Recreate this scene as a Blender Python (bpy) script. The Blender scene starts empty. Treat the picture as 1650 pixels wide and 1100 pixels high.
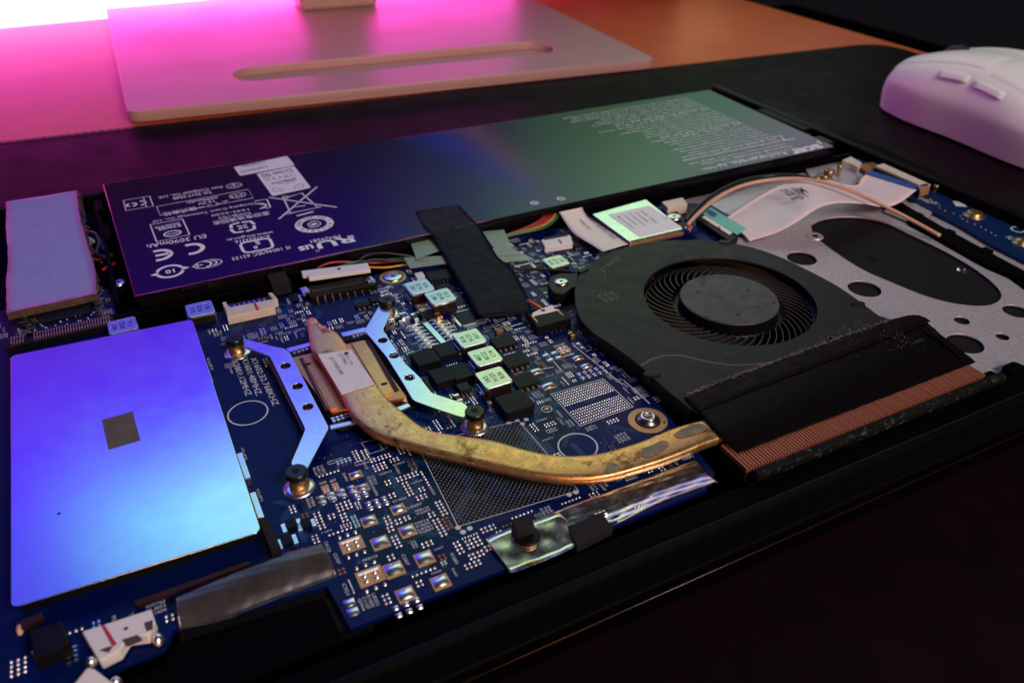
import bpy, bmesh, math, random
from mathutils import Vector, Matrix
import numpy as np
random.seed(7)
rnd=random.random
S=bpy.context.scene
S.unit_settings.system='METRIC'; S.unit_settings.scale_length=0.01   # 1 unit = 1 cm
# ------------------------------------------------------------------ camera
F=1316.67; CW,CH=1650.,1100.; H=12.2
_y,_p,_r=0.47492811,0.59261682,0.00637218
_f=np.array([math.sin(_y)*math.cos(_p),math.cos(_y)*math.cos(_p),-math.sin(_p)])
_rt=np.array([math.cos(_y),-math.sin(_y),0.]); _up=np.cross(_rt,_f)
RT=math.cos(_r)*_rt+math.sin(_r)*_up; UP=-math.sin(_r)*_rt+math.cos(_r)*_up
cam=bpy.data.cameras.new('camera'); camo=bpy.data.objects.new('camera',cam); S.collection.objects.link(camo)
cam.sensor_width=36; cam.lens=36*F/CW; cam.clip_start=.5; cam.clip_end=1000
camo.matrix_world=Matrix(((RT[0],UP[0],-_f[0],0),(RT[1],UP[1],-_f[1],0),(RT[2],UP[2],-_f[2],H),(0,0,0,1)))
cam.dof.use_dof=True; cam.dof.focus_distance=20.0; cam.dof.aperture_fstop=0.22
S.camera=camo
# ------------------------------------------------------------------ world and lamps
W=bpy.data.worlds.new('World'); S.world=W; W.use_nodes=True
W.node_tree.nodes['Background'].inputs[0].default_value=(.5,.42,.55,1); W.node_tree.nodes['Background'].inputs[1].default_value=.012
def area(name,loc,target,size,col,power,sizey=None):
    l=bpy.data.lights.new(name,'AREA'); l.size=size; l.color=col; l.energy=power
    if sizey: l.shape='RECTANGLE'; l.size_y=sizey
    o=bpy.data.objects.new(name,l); S.collection.objects.link(o); o.location=loc
    d=Vector(target)-Vector(loc); o.rotation_euler=d.to_track_quat('-Z','Y').to_euler(); return o
area('room_lamp',(-12,-85,34),(14,30,0),24,(1,.46,.2),26000)
area('fill_lamp',(24,-36,46),(26,22,0),20,(.95,.82,.82),34000)  # added soft fill from low in front, brightens mouse, plate and labels
area('wall_lamp',(66,81,17),(45,45,0),5,(1,.5,.25),900)
S.view_settings.view_transform='Standard'; S.view_settings.look='None'; S.view_settings.exposure=0; S.view_settings.gamma=1
# ------------------------------------------------------------------ pixel of the photograph -> point of the level plane z
def A(px,py,z=0.):
    d=_f*1.+RT*((px-825)/F)-UP*((py-550)/F); t=(z-H)/d[2]; return (float(d[0]*t),float(d[1]*t))
def A3(px,py,z=0.): a=A(px,py,z); return Vector((a[0],a[1],z))
def AL(z,*pts): return [A(x,y,z) for x,y in pts]
# ------------------------------------------------------------------ materials
def mat(name,col,rough=.5,metal=0.,vary=None,bump=None,spec=None,coat=0,speck=None,rvary=None,trans=0,alpha=None,emit=None,aniso=0,stain=None):
    m=bpy.data.materials.new(name); m.use_nodes=True; nt=m.node_tree; b=nt.nodes['Principled BSDF']; N=nt.nodes.new; L=nt.links.new
    b.inputs['Base Color'].default_value=(*col,1); b.inputs['Roughness'].default_value=rough; b.inputs['Metallic'].default_value=metal
    if spec is not None: b.inputs['Specular IOR Level'].default_value=spec
    if coat: b.inputs['Coat Weight'].default_value=coat; b.inputs['Coat Roughness'].default_value=.12
    if trans: b.inputs['Transmission Weight'].default_value=trans
    if alpha is not None: b.inputs['Alpha'].default_value=alpha
    if emit: b.inputs['Emission Color'].default_value=(*emit[0],1); b.inputs['Emission Strength'].default_value=emit[1]
    tc=N('ShaderNodeTexCoord')
    def noise(s,det=5,rg=.6):
        n=N('ShaderNodeTexNoise'); n.inputs['Scale'].default_value=s; n.inputs['Detail'].default_value=det; n.inputs['Roughness'].default_value=rg; L(tc.outputs['Object'],n.inputs['Vector']); return n.outputs['Fac']
    def ramp(src,a,b_,ca=(0,0,0,1),cb=(1,1,1,1)):
        r=N('ShaderNodeValToRGB'); r.color_ramp.elements[0].position=a; r.color_ramp.elements[1].position=b_; r.color_ramp.elements[0].color=ca; r.color_ramp.elements[1].color=cb; L(src,r.inputs[0]); return r.outputs[0]
    def mix(fac,ca,cb):
        x=N('ShaderNodeMix'); x.data_type='RGBA'; L(fac,x.inputs[0])
        for v,i in((ca,6),(cb,7)):
            if isinstance(v,tuple): x.inputs[i].default_value=(*v[:3],1)
            else: L(v,x.inputs[i])
        return x.outputs[2]
    c=tuple(col)
    if vary: c=mix(ramp(noise(vary[0]),.35,.65),c,vary[1])
    if stain: c=mix(ramp(noise(stain[0],6,.7),stain[2],stain[2]+.07),c,stain[1])
    if speck: c=mix(ramp(noise(speck[0],3,.7),speck[2],speck[2]+.04),c,speck[1])
    if not isinstance(c,tuple): L(c,b.inputs['Base Color'])
    if rvary:
        mr=N('ShaderNodeMapRange'); L(noise(rvary[0],6),mr.inputs[0]); mr.inputs[1].default_value=.3; mr.inputs[2].default_value=.7; mr.inputs[3].default_value=rvary[1]; mr.inputs[4].default_value=rvary[2]; L(mr.outputs[0],b.inputs['Roughness'])
    if bump:
        bp=N('ShaderNodeBump'); bp.inputs['Strength'].default_value=bump[1]; bp.inputs['Distance'].default_value=bump[2] if len(bump)>2 else .02; L(noise(bump[0],6),bp.inputs['Height']); L(bp.outputs[0],b.inputs['Normal'])
    return m
M={}
def dm(k,*a,**k2): M[k]=mat(k,*a,**k2)
dm('solder_mask',(.001,.0045,.085),.34,vary=(.55,(.001,.009,.06)),bump=(9,.12,.01),spec=.12,rvary=(3,.28,.45),speck=(26,(.002,.03,.09),.66))
dm('solder_mask_dark',(.0015,.004,.02),.4,spec=.15,vary=(2,(.001,.008,.02)))
dm('silk_white',(.58,.6,.64),.55)
dm('solder',(1.,1.,.97),.30,1.,bump=(9,.25,.02))
dm('gold',(.85,.5,.2),.35,1.)
dm('gold_flat',(.62,.36,.15),.42,.5,vary=(4,(.5,.28,.12)))
dm('copper_pad',(.62,.3,.14),.35,.7,vary=(6,(.5,.22,.1)))
dm('shield_metal',(.74,.74,.75),.18,1.,bump=(.7,.035,.06),rvary=(1.1,.15,.22),speck=(5,(.4,.38,.4),.80))
dm('arm_metal',(.74,.75,.77),.22,1.,vary=(12,(.68,.68,.7)),bump=(4,.05,.01),speck=(9,(.45,.42,.42),.72),rvary=(2,.19,.26))
dm('plate_metal',(.62,.58,.62),.42,.5,vary=(14,(.46,.43,.46)),rvary=(9,.35,.55),bump=(16,.12,.01))
dm('pipe_copper',(.92,.43,.17),.36,.9,vary=(1.1,(.72,.47,.19)),stain=(1.3,(.33,.14,.05),.57),speck=(16,(.12,.06,.03),.61),bump=(12,.25,.01),rvary=(4,.26,.5))
dm('pipe_grey',(.17,.16,.14),.5,.6,vary=(5,(.34,.24,.12)),bump=(12,.3,.01))
dm('copper_plate',(.6,.2,.1),.32,.8,vary=(1.2,(.6,.3,.09)),stain=(1.5,(.2,.08,.05),.62),speck=(10,(.1,.05,.03),.68),bump=(6,.25,.01))
dm('gold_plate',(.85,.47,.13),.32,.85,vary=(1.5,(.7,.32,.09)),speck=(10,(.1,.05,.03),.68),bump=(6,.2,.01))
dm('copper_dark',(.045,.012,.007),.5,.5)
dm('fin_copper',(.36,.12,.07),.5,.3,vary=(3,(.30,.10,.055)),speck=(3,(.25,.2,.15),.68))
dm('black_plastic',(.004,.004,.005),.42,spec=.2,bump=(14,.12,.01))
dm('black_matte',(.005,.005,.006),.65,spec=.12)
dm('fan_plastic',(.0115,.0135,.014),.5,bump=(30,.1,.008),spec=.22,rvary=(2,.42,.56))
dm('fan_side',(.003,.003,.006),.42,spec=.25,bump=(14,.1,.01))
dm('blade_plastic',(.022,.017,.017),.4); dm('moulded',(.018,.021,.022),.4)
dm('hub_plastic',(.042,.046,.056),.5,spec=.4,vary=(1.6,(.055,.06,.065)),rvary=(2.5,.38,.62),bump=(5,.15,.01),stain=(3,(.02,.02,.024),.58))
dm('chip_black',(.006,.006,.007),.42,spec=.14,bump=(22,.12,.01))
dm('chip_blue',(.005,.005,.018),.4,spec=.2)
dm('inductor_top',(.66,.7,.64),.28,1.,bump=(10,.12,.01),rvary=(5,.26,.4))
dm('inductor_body',(.014,.008,.008),.5,spec=.2)
dm('ink',(.005,.005,.005),.6)
dm('cream_plastic',(.72,.62,.5),.42,vary=(3,(.66,.55,.45)))
dm('white_plastic',(.78,.74,.72),.4,bump=(8,.1,.01))
dm('red_mark',(.5,.03,.03),.5)
dm('battery_wrap',(.0045,.003,.005),.14,spec=.3,bump=(.35,.04,.06),rvary=(3,.10,.17))
dm('label_film',(.0032,.0032,.0045),.13,spec=.3,bump=(.5,.05,.05),rvary=(6,.10,.18),speck=(9,(.03,.03,.035),.76)); dm('print_white',(.88,.86,.9),.5)
dm('sticker',(.85,.83,.86),.45,bump=(1.5,.12,.02))
dm('sticker_ink',(.05,.05,.06),.6)
dm('pipe_sticker',(.78,.76,.78),.5,bump=(3,.1,.01),vary=(5,(.7,.68,.7)))
dm('paper',(.85,.76,.68),.4,bump=(2,.1,.02))
dm('foam_side',(.12,.06,.045),.85,bump=(12,.6,.03),vary=(6,(.06,.03,.03)))
dm('thermal_pad',(.30,.32,.64),.45,bump=(3.5,.25,.03),vary=(5,(.28,.29,.58)),speck=(7,(.1,.08,.14),.735))
dm('foam_black',(.004,.0035,.0045),.9,bump=(20,.4,.02))
dm('cloth_tape',(.004,.004,.0045),.52,bump=(22,.3,.01),spec=.14,rvary=(3,.45,.62))
dm('fin_tape',(.004,.0025,.003),.45,spec=.08,bump=(7,.4,.02),speck=(20,(.13,.12,.11),.735),rvary=(3,.36,.58))
dm('fin_tape_low',(.003,.002,.0025),.46,spec=.08,bump=(7,.35,.02),speck=(18,(.09,.08,.08),.75))
dm('brown_tape',(.10,.09,.10),.22,.45,bump=(1.5,.15,.03),vary=(1.5,(.06,.05,.05)))
dm('foil',(.85,.85,.85),.25,1.,bump=(1.2,.10,.04),rvary=(4,.18,.32))
dm('clear_tape',(.32,.45,.31),.3,bump=(5,.3,.02),alpha=.62)
dm('wire_red',(.35,.012,.012),.35); dm('wire_yellow',(.6,.28,.02),.35); dm('wire_black',(.008,.008,.008),.4); dm('wire_green',(.02,.11,.05),.35)
dm('coax',(.62,.36,.25),.35)
dm('ribbon',(.82,.68,.66),.36,bump=(1.5,.1,.02),vary=(1,(.78,.62,.68)))
dm('ribbon_teal',(.12,.52,.42),.4); dm('ribbon_blue',(.02,.09,.35),.35)
dm('hole_black',(.009,.009,.009),.6,spec=.12,bump=(18,.3,.01),speck=(25,(.06,.06,.06),.74))
dm('chassis',(.0008,.0008,.001),.6,spec=.04,bump=(12,.15,.01))
dm('chassis_lip',(.002,.002,.0025),.45,spec=.07,bump=(10,.15,.01))
dm('dusty',(.003,.003,.003),.7,spec=.15,speck=(6,(.05,.05,.047),.58),bump=(14,.3,.01))
dm('screw_zinc',(.75,.75,.75),.25,1.,bump=(8,.1,.01))
dm('screw_black',(.02,.02,.02),.3,.6)
dm('screw_brass',(.42,.27,.12),.38,.9)
dm('cap_brown',(.09,.045,.025),.5)
dm('daughter_blue',(.002,.014,.075),.4,spec=.2,vary=(1,(.002,.02,.08)))
dm('desk_wood',(.74,.17,.06),.42,vary=(.25,(.64,.14,.05)),spec=.22)
dm('desk_mat',(.0042,.0014,.0028),.6,spec=.07,bump=(9,.3,.02),vary=(.6,(.006,.002,.004)),rvary=(.7,.48,.62))
dm('stitch',(.3,.09,.18),.6)
dm('aluminium',(.62,.36,.33),.45,.15,rvary=(.2,.38,.46))
dm('monitor_black',(.003,.003,.003),.4)
dm('mouse_white',(.86,.88,.80),.38,bump=(40,.03,.01),spec=.4)
dm('mouse_dark',(.03,.03,.035),.5)
dm('room_dark',(.006,.0015,.004),.8)
dm('lint',(.2,.17,.17),.85)
dm('plinth',(.02,.02,.03),.5)
def emis(name,col,st):
    m=bpy.data.materials.new(name); m.use_nodes=True; nt=m.node_tree; nt.nodes.clear(); e=nt.nodes.new('ShaderNodeEmission'); o=nt.nodes.new('ShaderNodeOutputMaterial')
    e.inputs[0].default_value=(*col,1); e.inputs[1].default_value=st; nt.links.new(e.outputs[0],o.inputs[0]); M[name]=m; return m
emis('led',(1.,.035,.62),6.2); emis('led_core',(1.,.22,.75),7.5)
# the monitor's picture: a wallpaper of broad bands of colour (x in cm across, z in cm up)
def screen_mat():
    m=bpy.data.materials.new('screen_picture'); m.use_nodes=True; nt=m.node_tree; nt.nodes.clear(); N=nt.nodes.new; L=nt.links.new
    g=N('ShaderNodeTexCoord'); sp=N('ShaderNodeSeparateXYZ')
    nz=N('ShaderNodeTexNoise'); nz.inputs['Scale'].default_value=.045; nz.inputs['Detail'].default_value=3; L(g.outputs['Object'],nz.inputs['Vector'])
    vm=N('ShaderNodeVectorMath'); vm.operation='MULTIPLY_ADD'; L(nz.outputs['Color'],vm.inputs[0]); vm.inputs[1].default_value=(6,0,4); L(g.outputs['Object'],vm.inputs[2])
    va=N('ShaderNodeVectorMath'); va.operation='SUBTRACT'; L(vm.outputs[0],va.inputs[0]); va.inputs[1].default_value=(3,0,2); L(va.outputs[0],sp.inputs[0])
    def mr(src,a,b,c=0,d=1):
        x=N('ShaderNodeMapRange'); x.inputs[1].default_value=a; x.inputs[2].default_value=b; x.inputs[3].default_value=c; x.inputs[4].default_value=d; L(src,x.inputs[0]); return x.outputs[0]
    u=mr(sp.outputs['X'],-30,90)
    rows=[ (12,[(-6,(.09,.015,.07)),(4,(.07,.015,.08)),(14,(.045,.025,.13)),(26,(.06,.09,.2)),(38,(.22,.44,.24)),(52,(.28,.60,.38)),(68,(.6,.62,.68)),(88,(.65,.4,.4))]),
           (21,[(-8,(.12,.02,.8)),(4,(.11,.02,.85)),(14,(.12,.03,1.0)),(23,(.27,.30,.8)),(33,(.5,.95,.8)),(43,(.72,1.35,.85)),(60,(.8,.85,1.05)),(85,(.85,.5,.6))]),
           (33,[(-8,(.13,.035,1.35)),(6,(.11,.03,1.45)),(13,(.17,.14,1.5)),(19,(.42,1.25,1.35)),(26,(.68,1.45,.5)),(40,(.75,.95,.45)),(60,(.85,.7,.7)),(85,(.87,.47,.47))]),
           (42,[(-14,(.09,.08,1.05)),(-6,(.28,.95,1.3)),(4,(.55,1.5,1.3)),(14,(.34,.6,1.25)),(22,(.95,1.25,.38)),(35,(1.3,.95,.25)),(60,(.85,.6,.45)),(85,(.66,.33,.26))]),
           (60,[(-14,(.07,.07,.9)),(4,(.22,.35,1.0)),(16,(1.0,1.25,1.05)),(26,(1.15,1.45,.5)),(36,(.6,1.1,.45)),(46,(.35,.28,1.25)),(60,(.46,.4,1.)),(85,(.32,.19,.19))])]
    prev=None; pz=None
    for z,st in rows:
        r=N('ShaderNodeValToRGB'); cr=r.color_ramp; cr.interpolation='EASE'
        while len(cr.elements)<len(st): cr.elements.new(.5)
        for e,(x,c) in zip(cr.elements,st): e.position=(x+30)/120
        for e,(x,c) in zip(cr.elements,st): e.color=(*[v/2 for v in c],1)
        L(u,r.inputs[0])
        if prev is None: prev=r.outputs[0]
        else:
            x=N('ShaderNodeMix'); x.data_type='RGBA'; L(mr(sp.outputs['Z'],pz,z),x.inputs[0]); L(prev,x.inputs[6]); L(r.outputs[0],x.inputs[7]); prev=x.outputs[2]
        pz=z
    # one narrow blue and one rosy streak of the wallpaper, low on the screen
    def streak(prev,x0,sl_,w,zmax,col,k_):
        s2=N('ShaderNodeSeparateXYZ'); L(g.outputs['Object'],s2.inputs[0])
        a=N('ShaderNodeMath'); a.operation='MULTIPLY_ADD'; L(s2.outputs['Z'],a.inputs[0]); a.inputs[1].default_value=-sl_; L(s2.outputs['X'],a.inputs[2]); a0_=a; a=N('ShaderNodeMath'); a.operation='SUBTRACT'; L(a0_.outputs[0],a.inputs[0]); a.inputs[1].default_value=x0
        b=N('ShaderNodeMath'); b.operation='ABSOLUTE'; L(a.outputs[0],b.inputs[0])
        f=mr(b.outputs[0],w,0); fz=mr(s2.outputs['Z'],zmax,zmax-4); mm=N('ShaderNodeMath'); mm.operation='MULTIPLY'; L(f,mm.inputs[0]); L(fz,mm.inputs[1])
        m3=N('ShaderNodeMath'); m3.operation='MULTIPLY'; L(mm.outputs[0],m3.inputs[0]); m3.inputs[1].default_value=k_
        x=N('ShaderNodeMix'); x.data_type='RGBA'; L(m3.outputs[0],x.inputs[0]); L(prev,x.inputs[6]); x.inputs[7].default_value=(*col,1); return x.outputs[2]
    prev=streak(prev,7.4,1.375,1.5,22,(.02,.08,1.1),.75); prev=streak(prev,14.4,1.04,1.2,22,(.75,.25,.33),.55)
    e=N('ShaderNodeEmission'); L(prev,e.inputs[0]); e.inputs[1].default_value=SCREEN; o=N('ShaderNodeOutputMaterial'); L(e.outputs[0],o.inputs[0]); M['screen_picture']=m
SCREEN=2.2
screen_mat()
# ------------------------------------------------------------------ mesh helpers
class MB:
    def __init__(s): s.v=[]; s.f=[]
    def add(s,vs,fs):
        n=len(s.v); s.v+= [tuple(v) for v in vs]; s.f+=[tuple(i+n for i in f) for f in fs]; return s
    def box(s,c,d,rot=0.,taper=1.):
        x,y,z=c; a,b,h=d[0]/2,d[1]/2,d[2]; co,si=math.cos(rot),math.sin(rot); vs=[]
        for k,zz in((1,z),(taper,z+h)):
            for u,w in((-a,-b),(a,-b),(a,b),(-a,b)): u*=k;w*=k; vs.append((x+u*co-w*si,y+u*si+w*co,zz))
        return s.add(vs,[(3,2,1,0),(4,5,6,7),(0,1,5,4),(1,2,6,5),(2,3,7,6),(3,0,4,7)])
    def prism(s,poly,z0,z1,inset=0):
        n=len(poly); ar=sum(poly[i][0]*poly[(i+1)%n][1]-poly[(i+1)%n][0]*poly[i][1] for i in range(n))
        if ar<0: poly=poly[::-1]
        vs=[(x,y,z0) for x,y in poly]+[(x,y,z1) for x,y in poly]
        return s.add(vs,[tuple(range(n))[::-1],tuple(range(n,2*n))]+[(i,(i+1)%n,n+(i+1)%n,n+i) for i in range(n)])
    def cyl(s,c,r,h,n=20,r2=None):
        x,y,z=c; r2=r if r2 is None else r2; vs=[(x+q*math.cos(2*math.pi*i/n),y+q*math.sin(2*math.pi*i/n),zz) for q,zz in((r,z),(r2,z+h)) for i in range(n)]
        return s.add(vs,[tuple(range(n))[::-1],tuple(range(n,2*n))]+[(i,(i+1)%n,n+(i+1)%n,n+i) for i in range(n)])
    def lathe(s,c,prof,n=28):
        x,y=c[0],c[1]; z0=c[2]; k=len(prof); vs=[(x+r*math.cos(2*math.pi*i/n),y+r*math.sin(2*math.pi*i/n),z0+z) for i in range(n) for r,z in prof]
        return s.add(vs,[(i*k+j,((i+1)%n)*k+j,((i+1)%n)*k+j+1,i*k+j+1) for i in range(n) for j in range(k-1)])
    def dome(s,c,a,b,h,rot=0.,n=6):
        x,y,z=c; co,si=math.cos(rot),math.sin(rot); vs=[]
        for k,zz in((1,0),(.72,.75)):
            for i in range(n):
                t=2*math.pi*(i+.5)/n; u=a*k*math.cos(t);w=b*k*math.sin(t); vs.append((x+u*co-w*si,y+u*si+w*co,z+h*zz))
        vs.append((x,y,z+h)); m=2*n
        return s.add(vs,[(i,(i+1)%n,n+(i+1)%n,n+i) for i in range(n)]+[(n+i,n+(i+1)%n,m) for i in range(n)])
    def pillow(s,c,a,b,h,rot=0.,irr=.16):   # square pad of solder
        x,y,z=c; co,si=math.cos(rot),math.sin(rot); g=[-1,-.55,0,.55,1]; vs=[]
        for v in g:
            for u in g:
                hh=h*(1-abs(u)**5)*(1-abs(v)**5)*(1+irr*(rnd()-.5)); U=u*a;V=v*b; vs.append((x+U*co-V*si,y+U*si+V*co,z+max(hh,0)+.003))
        return s.add(vs,[(j*5+i,j*5+i+1,j*5+i+6,j*5+i+5) for j in range(4) for i in range(4)])
    def tube(s,pts,r,n=8):
        P=[Vector(p) for p in pts]; vs=[]; fs=[]; up=Vector((0,0,1)); m=len(P)
        for i,p in enumerate(P):
            t=(P[min(i+1,m-1)]-P[max(i-1,0)]).normalized(); a=t.cross(up); a=a.normalized() if a.length>1e-4 else Vector((1,0,0)); b=a.cross(t)
            rr=r[i] if isinstance(r,list) else r
            vs+=[p+rr*(a*math.cos(2*math.pi*k/n)+b*math.sin(2*math.pi*k/n)) for k in range(n)]
        for i in range(m-1): fs+=[(i*n+k,i*n+(k+1)%n,(i+1)*n+(k+1)%n,(i+1)*n+k) for k in range(n)]
        fs+=[tuple(range(n))[::-1],tuple(range((m-1)*n,m*n))]
        return s.add(vs,fs)
    def line(s,pts,w,z,closed=False):   # flat printed stroke
        P=[Vector((p[0],p[1])) for p in pts]; n=len(P)
        if closed: P=P+[P[0]]
        vs=[];m=len(P)
        for i,p in enumerate(P):
            if closed and i in(0,m-1): t=(P[1]-P[0]).normalized()+(P[-1]-P[-2]).normalized()
            else: t=(P[min(i+1,m-1)]-P[max(i-1,0)])
            t=t.normalized() if t.length>1e-6 else Vector((1,0)); q=Vector((-t.y,t.x))*w/2
            vs+=[(p.x+q.x,p.y+q.y,z),(p.x-q.x,p.y-q.y,z)]
        return s.add(vs,[(2*i,2*i+1,2*i+3,2*i+2)[::1] for i in range(m-1)])
    def poly(s,pts,z): return s.add([(p[0],p[1],z) for p in pts],[tuple(range(len(pts)))])
    def build(s,name,m,parent=None,smooth=False,bevel=0,kind=None,label=None,seg=2,flip=False):
        me=bpy.data.meshes.new(name); me.from_pydata(s.v,[],s.f); me.update()
        return finish(name,me,m,parent,smooth,bevel,kind,label,seg)
def finish(name,me,m,parent=None,smooth=False,bevel=0,kind=None,label=None,seg=2):
    me.materials.clear(); me.materials.append(M[m] if isinstance(m,str) else m)
    o=bpy.data.objects.new(name,me); S.collection.objects.link(o)
    if smooth: me.polygons.foreach_set('use_smooth',[True]*len(me.polygons))
    if bevel:
        bv=o.modifiers.new('bevel','BEVEL'); bv.width=bevel; bv.segments=seg; bv.limit_method='ANGLE'; bv.angle_limit=.6
    if parent is not None:
        o.parent=parent; o.matrix_parent_inverse=parent.matrix_world.inverted() if not parent.get('_local') else Matrix()
    if kind: o['kind']=kind
    if label: o['label']=label
    return o
def thing(name,label,cat,loc,group=None,local=False,rz=0):
    o=bpy.data.objects.new(name,None); S.collection.objects.link(o); o.empty_display_size=.5; o.location=loc; o.rotation_euler=(0,0,rz)
    o['label']=label; o['category']=cat
    if group: o['group']=group
    if local: o['_local']=1
    o.matrix_world=Matrix.Translation(loc)@Matrix.Rotation(rz,4,'Z')
    return o
def tag(o,label,cat,group=None,kind=None):
    o['label']=label
    if cat: o['category']=cat
    if group: o['group']=group
    if kind: o['kind']=kind
    return o
def place(src,parent,loc,rz=0,label=None):   # copy a part with its sub-parts
    c=src.copy(); S.collection.objects.link(c); c.parent=parent; c.matrix_parent_inverse=parent.matrix_world.inverted(); c.location=loc; c.rotation_euler=(0,0,rz)
    if label: c['label']=label
    for ch in src.children:
        d=ch.copy(); S.collection.objects.link(d); d.parent=c; d.matrix_parent_inverse=Matrix()
    return c
def cat_rom(pts,n):
    P=[Vector(p) for p in pts]; m=len(P); out=[]
    d=[0]
    for i in range(1,m): d.append(d[-1]+(P[i]-P[i-1]).length)
    for k in range(n):
        s=d[-1]*k/(n-1); i=min(max([j for j in range(m-1) if d[j]<=s+1e-9] or [0]),m-2); t=(s-d[i])/max(d[i+1]-d[i],1e-9)
        p0,p1,p2,p3=P[max(i-1,0)],P[i],P[i+1],P[min(i+2,m-1)]
        out.append(.5*((2*p1)+(-p0+p2)*t+(2*p0-5*p1+4*p2-p3)*t*t+(-p0+3*p1-3*p2+p3)*t**3))
    return out
def sheet(left,right,n=24,k=8,th=.015,wr=0.,edge=0.,prof=None):   # thin bent sheet between two edge paths of 3-D points
    a=cat_rom(left,n); b=cat_rom(right,n); mb=MB(); vs=[]
    for i in range(n):
        for j in range(k+1):
            p=a[i].lerp(b[i],j/k)
            if prof: p.z=a[i].z+(b[i].z-a[i].z)*prof(j/k)
            if edge and (j in(0,k) or i in(0,n-1)): p=p+Vector(((rnd()-.5)*edge,(rnd()-.5)*edge,0))
            p.z+=wr*(math.sin(i*1.3+j*.9)+math.sin(i*.5-j*1.7)+rnd()-.5)*.5; vs.append(p)
    m=len(vs); vs+= [v-Vector((0,0,th)) for v in vs]; w=k+1; fs=[]
    for i in range(n-1):
        for j in range(k): q=(i*w+j,i*w+j+1,(i+1)*w+j+1,(i+1)*w+j); fs.append(q); fs.append(tuple(x+m for x in q[::-1]))
    bd=[(i*w,(i+1)*w) for i in range(n-1)]+[(i*w+k,(i+1)*w+k) for i in range(n-1)]+[(j,j+1) for j in range(k)]+[((n-1)*w+j,(n-1)*w+j+1) for j in range(k)]
    for x,y in bd: fs.append((x,y,y+m,x+m))
    mb.add(vs,fs)
    return mb
def P3(*l): return [A3(*p) for p in l]
def curve_plate(name,outer,holes,z0,z1,m,parent=None,bevel=0.,label=None,kind=None,smooth=False):
    cu=bpy.data.curves.new('c','CURVE'); cu.dimensions='2D'; cu.fill_mode='BOTH'
    for pl in [outer]+list(holes):
        s=cu.splines.new('POLY'); s.points.add(len(pl)-1); s.use_cyclic_u=True
        for p,(x,y) in zip(s.points,pl): p.co=(x,y,0,1)
    h=(z1-z0)/2; cu.extrude=max(h-bevel,.0005); cu.bevel_depth=bevel; cu.offset=-bevel; cu.bevel_resolution=2
    o=bpy.data.objects.new('c',cu); me=bpy.data.meshes.new_from_object(o); bpy.data.objects.remove(o)
    me.transform(Matrix.Translation((0,0,(z0+z1)/2))); me.name=name
    bm=bmesh.new(); bm.from_mesh(me); bmesh.ops.remove_doubles(bm,verts=bm.verts,dist=1e-5); bm.to_mesh(me); bm.free()
    return finish(name,me,m,parent,smooth,0,kind,label)
def circ(c,r,n=32,ry=None): return [(c[0]+r*math.cos(2*math.pi*i/n),c[1]+(ry or r)*math.sin(2*math.pi*i/n)) for i in range(n)]
def fillet(poly,r,n=5):
    out=[]; m=len(poly)
    for i in range(m):
        p=Vector(poly[i]); a=Vector(poly[i-1])-p; b=Vector(poly[(i+1)%m])-p; ra=min(r,a.length*.45,b.length*.45)
        A_=p+a.normalized()*ra; B_=p+b.normalized()*ra
        for k in range(n+1): t=k/n; q=A_*(1-t)**2+p*2*t*(1-t)+B_*t*t; out.append((q.x,q.y))
    return out
def stadium(c,l,r,ang,n=14):
    out=[]
    for s_ in(1,-1):
        for i in range(n+1):
            t=-math.pi/2+math.pi*i/n; u=s_*(l/2)+r*math.cos(t)*s_; v=r*math.sin(t)*s_; out.append((c[0]+u*math.cos(ang)-v*math.sin(ang),c[1]+u*math.sin(ang)+v*math.cos(ang)))
    return out
_tc={}
def tmesh(s,bold=False,res=2):
    key=s+('*b' if bold else '')
    if key not in _tc:
        cu=bpy.data.curves.new('t','FONT'); cu.body=s; cu.size=1; cu.offset=.028 if bold else .006; cu.resolution_u=res; cu.space_line=.9
        o=bpy.data.objects.new('t',cu); S.collection.objects.link(o); bpy.context.view_layer.update()
        me=bpy.data.meshes.new_from_object(o.evaluated_get(bpy.context.evaluated_depsgraph_get())); bpy.data.objects.remove(o); bpy.data.curves.remove(cu)
        vs=[v.co.copy() for v in me.vertices]; fs=[tuple(p.vertices) for p in me.polygons]; bpy.data.meshes.remove(me)
        if not vs: vs=[Vector((0,0,0))]
        xs=[v.x for v in vs]; ys=[v.y for v in vs]; _tc[key]=(vs,fs,min(xs),max(xs),min(ys),max(ys))
    return _tc[key]
def text(mb,s,c,h,ang,z,w=None,bold=False):   # centred at c, height h (of its box), reading direction ang
    vs,fs,x0,x1,y0,y1=tmesh(s,bold); k=h/max(y1-y0,.01); kx=k if w is None else w/(x1-x0); co,si=math.cos(ang),math.sin(ang); out=[]
    for v in vs:
        u=(v.x-(x0+x1)/2)*kx; q=(v.y-(y0+y1)/2)*k; out.append((c[0]+u*co-q*si,c[1]+u*si+q*co,z))
    mb.add(out,fs)
def textq(mb,s,p0,p1,p2,z,bold=False):  # photo pixels: start of baseline, end of baseline, a point at cap height
    a=Vector(A(*p0,z));b=Vector(A(*p1,z));c=Vector(A(*p2,z)); d=b-a; w=d.length; d/=w; n=Vector((-d.y,d.x)); h=abs((c-a).dot(n)); n=n if (c-a).dot(n)>0 else -n
    vs,fs,x0,x1,y0,y1=tmesh(s,bold); out=[]
    for v in vs:
        q=a+d*((v.x-x0)/(x1-x0)*w)+n*((v.y-y0)/(y1-y0)*h); out.append((q.x,q.y,z))
    mb.add(out,fs)
PI=math.pi
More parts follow.
